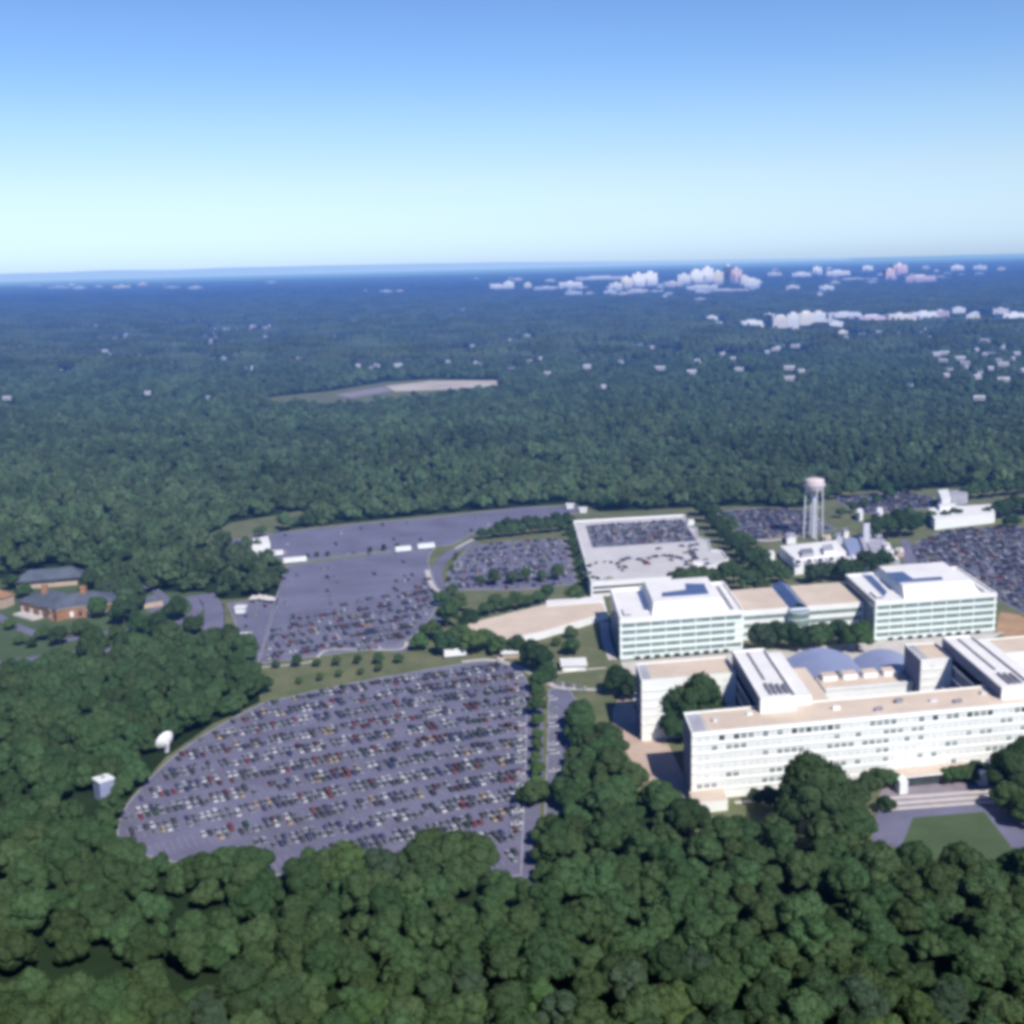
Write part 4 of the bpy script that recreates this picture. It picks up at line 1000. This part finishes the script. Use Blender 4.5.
TW = {'dark': 'dark green', 'mid': 'mid green', 'light': 'light green', 'grey': 'grey green'}

# campus trees, one by one: plate point of the base, radius, tint, wording
def row(p0, p1, n, rad, tint, lab, jit=.6, name='broadleaf_tree', meshes=None, hs=1.0):
    for i in range(n):
        t = i / max(1, n - 1); px, py = p0[0] + (p1[0] - p0[0]) * t, p0[1] + (p1[1] - p0[1]) * t; x, y = P(px, py)
        tree(x + random.uniform(-jit, jit), y + random.uniform(-jit, jit), rad * random.uniform(.85, 1.15), tint, f'{ORD[i]} {TW[tint]} tree from the left ' + lab, 'trees ' + lab, name, meshes=meshes, hs=hs)
row((480, 587), (557, 581), 6, 4.6, 'mid', 'in the row below the middle lot')
row((484, 617), (548, 603), 7, 5.2, 'mid', 'in the row above the wedge terrace')
row((482, 540), (570, 531), 10, 5.4, 'mid', 'in the front row above the middle lot')
row((498, 533), (566, 524), 8, 5.4, 'dark', 'in the back row above the middle lot')
row((570, 536), (587, 586), 8, 4.6, 'mid', 'in the file left of the garage')
row((594, 592), (664, 588), 10, 2.6, 'dark', 'in the clipped row before the garage')
row((700, 516), (764, 586), 11, 7.0, 'dark', 'in the left file of the diagonal avenue')
row((716, 518), (782, 584), 9, 5.6, 'mid', 'in the right file of the diagonal avenue')
row((680, 590), (734, 584), 6, 7.0, 'mid', 'in the clump behind the left tower')
row((456, 560), (448, 582), 3, 2.5, 'mid', 'by the curved kerb of the middle lot')
row((307, 558), (328, 556), 3, 2.0, 'dark', 'on the verge between the far lots')
row((370, 553), (398, 549), 3, 2.2, 'dark', 'on the verge near the paired trailers')
row((277, 668), (398, 664), 7, 3.0, 'mid', 'on the grass strip between the two left lots')
row((300, 684), (380, 672), 5, 2.2, 'light', 'on the sunny bank above the front lot')
row((538, 692), (537, 716), 3, 5.0, 'mid', 'in the strip right of the front lot')
row((538, 728), (536, 790), 6, 3.2, 'light', 'in the hedge line right of the front lot')
row((748, 592), (762, 596), 2, 6, 'mid', 'behind the atrium link')
row((812, 584), (842, 576), 4, 6, 'grey', 'before the plant hall')
row((846, 582), (884, 570), 5, 7, 'dark', 'behind the right tower')
row((876, 540), (912, 536), 4, 9, 'dark', 'between the yard and the warehouse')
row((944, 524), (956, 522), 2, 6, 'mid', 'in front of the long low warehouse')
row((840, 518), (890, 500), 5, 5, 'mid', 'around the small storage tanks')
row((780, 506), (850, 498), 6, 7, 'mid', 'on the wood edge behind the water tower')
row((970, 500), (1030, 494), 6, 8, 'mid', 'on the wood edge right of the warehouse')
row((1000, 518), (1034, 514), 4, 8, 'dark', 'at the far corner of the dense right lot')
row((896, 526), (930, 524), 4, 6, 'mid', 'before the left end of the warehouse')
row((884, 498), (932, 488), 5, 8, 'dark', 'behind the small far right lot')
ONE = [(536, 672, 9.5, 'dark', 'big dark tree on the grass below the wedge terrace'), (516, 654, 6.5, 'dark', 'dark tree left of the big one by the kiosk path'), (548, 682, 6.0, 'dark', 'dark tree at the foot of the big one on the grass'),
       (571, 655, 6.0, 'mid', 'rounded tree alone on the grass behind the pavilion'), (571, 638, 4.5, 'mid', 'smaller rounded tree against the terrace wall'), (556, 646, 3.0, 'light', 'pale bush beside the rounded tree on the grass'),
       (432, 640, 7, 'mid', 'tree leaning over the curved road at the lot corner'), (447, 628, 8, 'mid', 'tall tree in the clump right of the curved road'), (459, 652, 8.5, 'mid', 'broad tree at the front of the clump by the front lot'), (472, 655, 8, 'light', 'lighter tree beside the broad one in the clump'),
       (446, 655, 8, 'dark', 'dark tree at the left front of the clump'), (486, 650, 7, 'mid', 'tree under the tip of the wedge terrace'), (499, 655, 6, 'light', 'light tree between the clump and the kiosk'), (443, 606, 6, 'mid', 'tree where the curved road bends'),
       (458, 612, 6.5, 'mid', 'tree above the clump by the curved road'), (420, 651, 5.5, 'light', 'light tree at the left tip of the clump'), (470, 628, 7, 'dark', 'dark tree behind the clump below the terrace tip'), (452, 596, 4.5, 'mid', 'small tree at the corner of the middle lot'), (575, 604, 7.5, 'light', 'bright rounded tree at the corner of terrace and garage'),
       (694, 738, 15, 'dark', 'very broad dark tree in the court of the long block'), (676, 742, 9, 'dark', 'dark tree at the left of the court tree'), (618, 694, 8, 'dark', 'dark tree at the corner of the rear block'), (632, 700, 6.5, 'dark', 'smaller dark tree at the corner of the rear block'),
       (762, 652, 8.5, 'grey', 'grey green tree at the left end of the atrium court'), (778, 648, 9, 'dark', 'second tree in the atrium court, tall and dark'), (796, 651, 8, 'dark', 'third tree in the atrium court, in front of the apse'), (815, 650, 9.5, 'mid', 'fourth tree in the atrium court, behind the vault'), (839, 645, 8, 'dark', 'dark tree between the vault and the bright round tree'), (857, 652, 10.5, 'light', 'bright round tree against the right tower'),
       (768, 640, 6, 'mid', 'tree pressed against the left link building'), (912, 698, 5.0, 'mid', 'low tree in the court beside the middle rear block'), (902, 697, 4.0, 'mid', 'low bush in the court by the vaulted hall'),
       (812, 832, 15, 'dark', 'huge dark tree before the long facade'), (834, 838, 12.5, 'dark', 'dark tree right of the huge one before the facade'), (796, 834, 9, 'dark', 'dark tree left of the huge one before the facade'), (851, 846, 9, 'mid', 'mid tree at the right foot of the huge dark one'),
       (664, 816, 8, 'mid', 'mid tree at the lower tip of the tan paving'), (722, 850, 7.5, 'mid', 'mid tree below the low tan annexe at the corner of the long block'), (745, 846, 7, 'dark', 'dark tree below the thin grey pair before the facade'), (776, 842, 6.5, 'mid', 'mid tree at the left foot of the huge dark tree'),
       (688, 836, 8, 'dark', 'dark tree below the near left corner of the long block'),
       (757, 806, 4.5, 'grey', 'thin grey tree before the facade, left of the pair'), (770, 806, 5.0, 'grey', 'thin grey tree before the facade, right of the pair'), (868, 792, 4.8, 'mid', 'clipped tree left of the entrance, outer one'), (879, 790, 4.8, 'mid', 'clipped tree left of the entrance, middle one'), (889, 788, 4.6, 'mid', 'clipped tree left of the entrance, inner one'),
       (952, 784, 4.6, 'mid', 'clipped tree right of the entrance, inner one'), (963, 782, 4.8, 'mid', 'clipped tree right of the entrance, middle one'), (974, 781, 4.8, 'grey', 'clipped tree right of the entrance, outer one'), (985, 780, 4.2, 'grey', 'thin tree right of the clipped ones by the entrance'),
       (1012, 795, 11, 'dark', 'dark tree at the right edge before the facade'), (1028, 785, 12, 'dark', 'dark tree cut by the right edge of the picture'), (1008, 812, 7, 'mid', 'smaller tree below the dark one at the right edge'), (1024, 826, 7, 'mid', 'tree beside the drive at the right edge'), (885, 812, 4.0, 'dark', 'dark bush at the left end of the front steps'),
       (535, 806, 6.2, 'mid', 'rounded tree at the lower end of the hedge line'), (528, 806, 5.6, 'dark', 'dark tree beside the rounded one at the hedge end'), (545, 800, 4, 'mid', 'small tree right of the rounded one at the hedge end'),
       (348, 884, 8.5, 'light', 'light green tree standing against the bottom edge of the front lot'), (386, 886, 8, 'grey', 'pale grey green tree beside the light one below the front lot'), (440, 881, 11, 'mid', 'large rounded tree at the bottom of the front lot'), (472, 882, 11.5, 'mid', 'largest rounded tree at the bottom right of the front lot'), (422, 885, 9, 'dark', 'dark rounded tree left of the large ones below the front lot'),
       (125, 625, 9, 'dark', 'dark tree right of the brick house'), (177, 620, 8, 'dark', 'dark round tree inside the drive loop'), (82, 636, 6, 'mid', 'rounded tree before the brick house corner'), (98, 618, 7, 'light', 'light tree at the right end of the brick house'), (110, 602, 8, 'grey', 'grey tree behind the right end of the brick house'), (135, 612, 7, 'dark', 'tree between the brick house and the garden house'), (160, 588, 6, 'mid', 'tree behind the garden house'), (25, 598, 6, 'mid', 'tree between the brick house and its outbuilding'), (10, 630, 4, 'light', 'bush on the lawn before the brick house'), (32, 648, 3.5, 'dark', 'low dark bush beside the estate road'), (20, 645, 3.5, 'light', 'pale bush beside the estate road'), (118, 640, 6, 'mid', 'tree beside the estate drive'), (60, 646, 6, 'dark', 'dark tree on the lawn below the brick house'), (44, 640, 5, 'mid', 'mid tree on the lawn below the brick house'), (140, 634, 7, 'mid', 'tree between the drive and the wood edge'), (92, 590, 8, 'dark', 'dark tree at the end of the long outbuilding'), (12, 590, 7, 'dark', 'dark tree left of the long outbuilding'), (125, 596, 8, 'mid', 'mid tree behind the dark tree by the brick house'), (195, 634, 7, 'dark', 'dark tree at the wood edge below the drive loop'), (160, 640, 8, 'dark', 'dark tree at the wood edge below the garden house'), (185, 592, 6, 'mid', 'tree above the drive loop'), (1012, 528, 7, 'mid', 'tree at the far end of the dense right lot'), (985, 520, 6, 'dark', 'tree at the right end of the long warehouse')]
for px, py, rad, tint, lb in ONE:
    x, y = P(px, py); tree(x, y, rad, tint, lb, None, hs=1.12 if rad > 12 else .95 if rad > 9 else 1.0, trunk_h=rad * (.3 if rad > 7 else .2))

# woods: dart throwing in the visible land; the nearest trees become things of their own
OPEN = [CAMPUS, ESTATE, CLEARING, MEADOW, GLADE]
handpts = [P(px, py) + (rad,) for px, py, rad, *_ in ONE]
def jitter_grid(y0, y1, step, jit, half):
    pts = []; y = y0
    while y < y1:
        hw = half(y); n = int(2 * hw / step) + 1; off = rng.uniform(0, step)
        xs = -hw + off + np.arange(n) * step + rng.uniform(-jit, jit, n) * step; ys = y + rng.uniform(-jit, jit, n) * step
        pts.append(np.stack([xs, ys], 1)); y += step * .93
    return np.concatenate(pts)
def keep_open(pts):
    px, py = Q(pts[:, 0], pts[:, 1]); k = np.ones(len(pts), bool)
    for o in OPEN: k &= ~inside(o, px, py)
    return k
half = lambda y: y * .455 + 45
near = jitter_grid(232, 640, 10.6, .30, half); near = near[keep_open(near)]
# leave the dish and the hut in view, and the trees planted by hand
for cx, cy, rr, rf_ in ((dx_, dy_, 7.5, 30), (sx_, sy_, 7.5, 26)):
    d = near - np.array([cx, cy]); near = near[~((np.abs(d[:, 0]) < rr) & (d[:, 1] < 5) & (d[:, 1] > -rf_))]
for hx_, hy_, hr in handpts:
    near = near[np.hypot(near[:, 0] - hx_, near[:, 1] - hy_) > hr * .6 + 2]
# old rides through the wood read as dark clefts in the canopy
for ride in ([(-10, 850), (40, 900), (60, 960), (110, 1010)], [(120, 905), (200, 915), (260, 945), (330, 960), (420, 940)], [(30, 985), (130, 975), (230, 1000), (330, 1010)], [(560, 905), (640, 950), (720, 1000)], [(800, 900), (860, 960), (960, 990), (1020, 1040)]):
    for q in smoothline([P(*p) for p in ride], 12):
        near = near[np.hypot(near[:, 0] - q[0], near[:, 1] - q[1]) > 2.4]
dist = np.hypot(near[:, 0], near[:, 1]); order = np.argsort(dist); near = near[order]
NEAR_N = 230
def zone(x, y):
    px, py = (float(v) for v in Q(x, y))
    if py < 860 and px < 300: return 'in the wood left of the large front lot'
    if py < 850: return 'in the grove between the front lot and the long block'
    band = 'along the bottom edge' if py > 990 else 'in the foreground wood'
    col = 'at the far left' if px < 130 else 'below the left part of the front lot' if px < 330 else 'below the right part of the front lot' if px < 530 else 'below the grove' if px < 690 else 'below the huge dark tree' if px < 870 else 'below the front lawn'
    return f'{band} {col}'
wood_pts = []
for i, (x, y) in enumerate(near):
    px, py = (float(v) for v in Q(x, y))
    r_ = random.choice([random.uniform(4.6, 6.4), random.uniform(5.8, 8.6)])
    if i < NEAR_N:
        nz = mnoise.noise(Vector((x * .02, y * .02, 5))) + random.uniform(-.5, .5)
        tint = 'dark' if nz < -.12 else 'mid' if nz < .30 else 'grey' if nz < .42 else 'light'
        z = zone(x, y); tree(x, y, r_, tint, f'{TW[tint]} broadleaf tree {z}', f'{TW[tint]} trees {z}', trunk_h=random.uniform(4, 7.5), hs=random.uniform(.95, 1.2))
    else: wood_pts.append((x, y, r_ * .98, random.uniform(.95, 1.2)))
mid_ = jitter_grid(640, 2600, 11.5, .38, half); mid_ = mid_[keep_open(mid_)]
def clear_openings(pts, wide=0):
    k = np.ones(len(pts), bool)
    for ox, oy, hw, back, front in openings:
        l_ = math.hypot(ox, oy); ux, uy = -ox / l_, -oy / l_; dx, dy = pts[:, 0] - ox, pts[:, 1] - oy
        al = dx * ux + dy * uy; la = np.abs(dx * uy - dy * ux)
        k &= ~((la < hw + wide) & (al > -back) & (al < front))
    return pts[k]
mid_ = clear_openings(mid_)
for x, y in mid_:
    nz = mnoise.noise(Vector((x * .006, y * .0028, 2))) + .5 * mnoise.noise(Vector((x * .02, y * .012, 8)))
    if nz > .46 and random.random() < .55: continue          # thin spots and small glades
    wood_pts.append((x, y, random.choice([random.uniform(4.2, 6.5), random.uniform(6, 9.5)]), (1.05 + .55 * nz) * random.uniform(.8, 1.25)))

def scatter_object(name, pts, sources, label, nlow=0):
    """one ground-cover object: points instanced with the given crowns by geometry nodes"""
    me = bpy.data.meshes.new(name); n = len(pts); arr = np.array(pts, float)
    me.from_pydata([(p[0], p[1], 0) for p in pts], [], [])
    def attr(nm, tp, data):
        a = me.attributes.new(nm, tp, 'POINT'); a.data.foreach_set('vector' if tp == 'FLOAT_VECTOR' else 'value', data)
    attr('size', 'FLOAT_VECTOR', np.stack([arr[:, 2], arr[:, 2], arr[:, 2] * arr[:, 3]], 1).ravel())
    attr('turn', 'FLOAT', rng.uniform(0, 6.28, n)); kd = (arr[:, 1] < 720).astype(np.int32) if nlow else np.zeros(n, np.int32)
    attr('kind', 'INT', kd); attr('pick', 'INT', rng.integers(0, 60, n).astype(np.int32))
    for s_ in {m_ for q in sources for m_ in q.materials}: me.materials.append(s_)
    o = bpy.data.objects.new(name, me); C.objects.link(o)
    g = bpy.data.node_groups.new(name, 'GeometryNodeTree')
    g.interface.new_socket('Geometry', in_out='INPUT', socket_type='NodeSocketGeometry'); g.interface.new_socket('Geometry', in_out='OUTPUT', socket_type='NodeSocketGeometry')
    N, L = g.nodes, g.links; gi, go = N.new('NodeGroupInput'), N.new('NodeGroupOutput'); jo = N.new('GeometryNodeJoinGeometry')
    def na(nm, tp):
        q = N.new('GeometryNodeInputNamedAttribute'); q.data_type = tp; q.inputs['Name'].default_value = nm; return q.outputs['Attribute']
    for grp, srcs in ((0, sources[:nlow] if nlow else sources), (1, sources[nlow:] if nlow else [])):
        if not srcs: continue
        iop = N.new('GeometryNodeInstanceOnPoints'); jn = N.new('GeometryNodeGeometryToInstance')
        L.new(gi.outputs[0], iop.inputs['Points'])
        for s_ in srcs:
            so = bpy.data.objects.new(s_.name + '_source', s_)
            oi = N.new('GeometryNodeObjectInfo'); oi.inputs['Object'].default_value = so; oi.inputs['As Instance'].default_value = False
            L.new(oi.outputs['Geometry'], jn.inputs[0])
        cmp_ = N.new('FunctionNodeCompare'); cmp_.data_type = 'INT'; cmp_.operation = 'EQUAL'
        ints = [q for q in cmp_.inputs if q.type == 'INT']; L.new(na('kind', 'INT'), ints[0]); ints[1].default_value = grp
        L.new(cmp_.outputs[0], iop.inputs['Selection'])
        L.new(jn.outputs[0], iop.inputs['Instance']); iop.inputs['Pick Instance'].default_value = True
        L.new(na('pick', 'INT'), iop.inputs['Instance Index'])
        cx = N.new('ShaderNodeCombineXYZ'); L.new(na('turn', 'FLOAT'), cx.inputs[2]); L.new(cx.outputs[0], iop.inputs['Rotation'])
        L.new(na('size', 'FLOAT_VECTOR'), iop.inputs['Scale']); L.new(iop.outputs[0], jo.inputs[0])
    L.new(jo.outputs[0], go.inputs[0])
    md = o.modifiers.new('scatter', 'NODES'); md.node_group = g
    return tag(o, label, 'woodland', kind='stuff')
LOW = [crown_mesh('wood_crown', 500 + i, 9, 1, 420, .10, random.choice([.95, 1.1, 1.25]), 'wood') for i in range(6)]
HIGH = []
for q in CROWNS:
    q2 = q.copy(); q2.materials[0] = LEAF['wood_near']; HIGH.append(q2)
scatter_object('woodland', wood_pts, LOW + HIGH, 'dense green broadleaf woodland around and behind the campus', len(LOW))

def canopy_mesh(name, seed, size=62.0, n=34):
    r = np.random.default_rng(seed); V = []; Fc = []; k0 = 0; IV, IF = ICO1
    for i in range(n):
        x, y = r.uniform(-size / 2, size / 2, 2); rad = r.uniform(4.2, 8.5); h = r.uniform(6, 14); off = r.uniform(0, 40, 3)
        k = np.array([1 + .35 * mnoise.noise(Vector(tuple(v * 2.2 + off))) for v in IV]); vv = IV * k[:, None] * rad * np.array([1, 1, 1.15]) + np.array([x, y, h])
        V += [tuple(q) for q in vv]; Fc += [[q + k0 for q in f] for f in IF]; k0 += len(vv)
    me = bpy.data.meshes.new(name); me.from_pydata(V, [], Fc); me.materials.append(LEAF['far']); me.update(); return me
CAN = [canopy_mesh('canopy_patch', 900 + i) for i in range(5)]
far_ = jitter_grid(2600, 9500, 52, .32, lambda y: y * .455 + 60); far_ = clear_openings(far_[keep_open(far_)], 20)
vfar = jitter_grid(9500, 26000, 150, .35, lambda y: y * .455 + 60); vfar = clear_openings(vfar)
pts = [(x, y, random.uniform(.9, 1.15), random.uniform(.8, 1.35)) for x, y in far_] + [(x, y, 2.9, random.uniform(.25, .6)) for x, y in vfar]
scatter_object('far_woodland', pts, CAN, 'hazy blue green forest reaching to the horizon')

bulk.build('parked_cars', 'crowded mass of parked cars filling the farther lots and garage deck')

# ------------------------------------------------------------------ light, sky, camera
SUN = Vector((.44, -.90, 0)).normalized(); EL = R(45)
sd = bpy.data.lights.new('sun', 'SUN'); sd.energy = 4.8; sd.angle = R(.53); sd.color = (1.0, .955, .88)
so = bpy.data.objects.new('sun', sd); C.objects.link(so)
so.rotation_euler = Vector((SUN.x * math.cos(EL), SUN.y * math.cos(EL), math.sin(EL))).to_track_quat('Z', 'Y').to_euler()
so.location = (300, -300, 600)
world = bpy.data.worlds.new('World'); scene.world = world; world.use_nodes = True
N, L = world.node_tree.nodes, world.node_tree.links; N.clear()
sky = N.new('ShaderNodeTexSky'); sky.sky_type = 'NISHITA'; sky.sun_disc = False; sky.sun_elevation = EL; sky.sun_rotation = math.atan2(SUN.x, SUN.y)
sky.altitude = 200; sky.air_density = 1.0; sky.dust_density = .6; sky.ozone_density = 2.0
tc = N.new('ShaderNodeTexCoord'); sp = N.new('ShaderNodeSeparateXYZ'); L.new(tc.outputs['Generated'], sp.inputs[0])
rp = N.new('ShaderNodeValToRGB'); L.new(sp.outputs['Z'], rp.inputs[0])
e = rp.color_ramp.elements
SKYR = [(0.0, (.98, 1.32, 2.2)), (.012, (1.0, 1.32, 2.1)), (.035, (1.06, 1.26, 1.74)), (.067, (1.13, 1.23, 1.50)), (.11, (1.02, 1.19, 1.45)), (.155, (.83, 1.07, 1.46)), (.20, (.75, .975, 1.38)), (.27, (.42, .68, 1.2)), (.45, (.20, .38, .85)), (1, (.16, .32, .75))]
while len(e) < len(SKYR): e.new(.5)
for q, (p, c) in zip(e, SKYR): q.position = p; q.color = (*[v / 2.2 for v in c], 1)
mx = N.new('ShaderNodeMix'); mx.data_type = 'RGBA'; mx.blend_type = 'MULTIPLY'; mx.inputs['Factor'].default_value = 1
L.new(sky.outputs[0], mx.inputs['A']); L.new(rp.outputs[0], mx.inputs['B'])
bg = N.new('ShaderNodeBackground'); bg.inputs['Strength'].default_value = .1; az = N.new('ShaderNodeMapRange'); az.interpolation_type = 'SMOOTHSTEP'; L.new(sp.outputs['X'], az.inputs[0])     # sky dimmed at the unseen left to deepen shade on left walls
for q, v in enumerate((-.92, -.42, .95, 2.2)): az.inputs[q + 1].default_value = v
vs = N.new('ShaderNodeVectorMath'); vs.operation = 'SCALE'; L.new(az.outputs[0], vs.inputs['Scale']); L.new(mx.outputs['Result'], vs.inputs[0]); L.new(vs.outputs[0], bg.inputs['Color'])
ow = N.new('ShaderNodeOutputWorld'); L.new(bg.outputs[0], ow.inputs['Surface'])

cd = bpy.data.cameras.new('camera'); cam = bpy.data.objects.new('camera', cd); C.objects.link(cam)
cd.sensor_width = 36; cd.lens = F / 1024 * 36; cd.clip_start = 1; cd.clip_end = 300000
from mathutils import Matrix
fwd = Vector((0, math.cos(PITCH), -math.sin(PITCH))); up0 = Vector((0, math.sin(PITCH), math.cos(PITCH))); rt0 = Vector((1, 0, 0))
rt = rt0 * math.cos(ROLL) - up0 * math.sin(ROLL); up = rt0 * math.sin(ROLL) + up0 * math.cos(ROLL)
cam.matrix_world = Matrix(((rt.x, up.x, -fwd.x, 0), (rt.y, up.y, -fwd.y, 0), (rt.z, up.z, -fwd.z, CAMZ), (0, 0, 0, 1)))
scene.camera = cam
scene.render.engine = 'CYCLES'; scene.render.resolution_x = scene.render.resolution_y = 1024
cy = scene.cycles; cy.use_denoising = True; cy.max_bounces = 5; cy.diffuse_bounces = 3; cy.glossy_bounces = 2; cy.transmission_bounces = 2
cy.pixel_filter_type = 'GAUSSIAN'; cy.filter_width = 4.8
scene.view_settings.view_transform = 'Standard'; scene.view_settings.look = 'None'; scene.view_settings.exposure = 0; scene.view_settings.gamma = 1
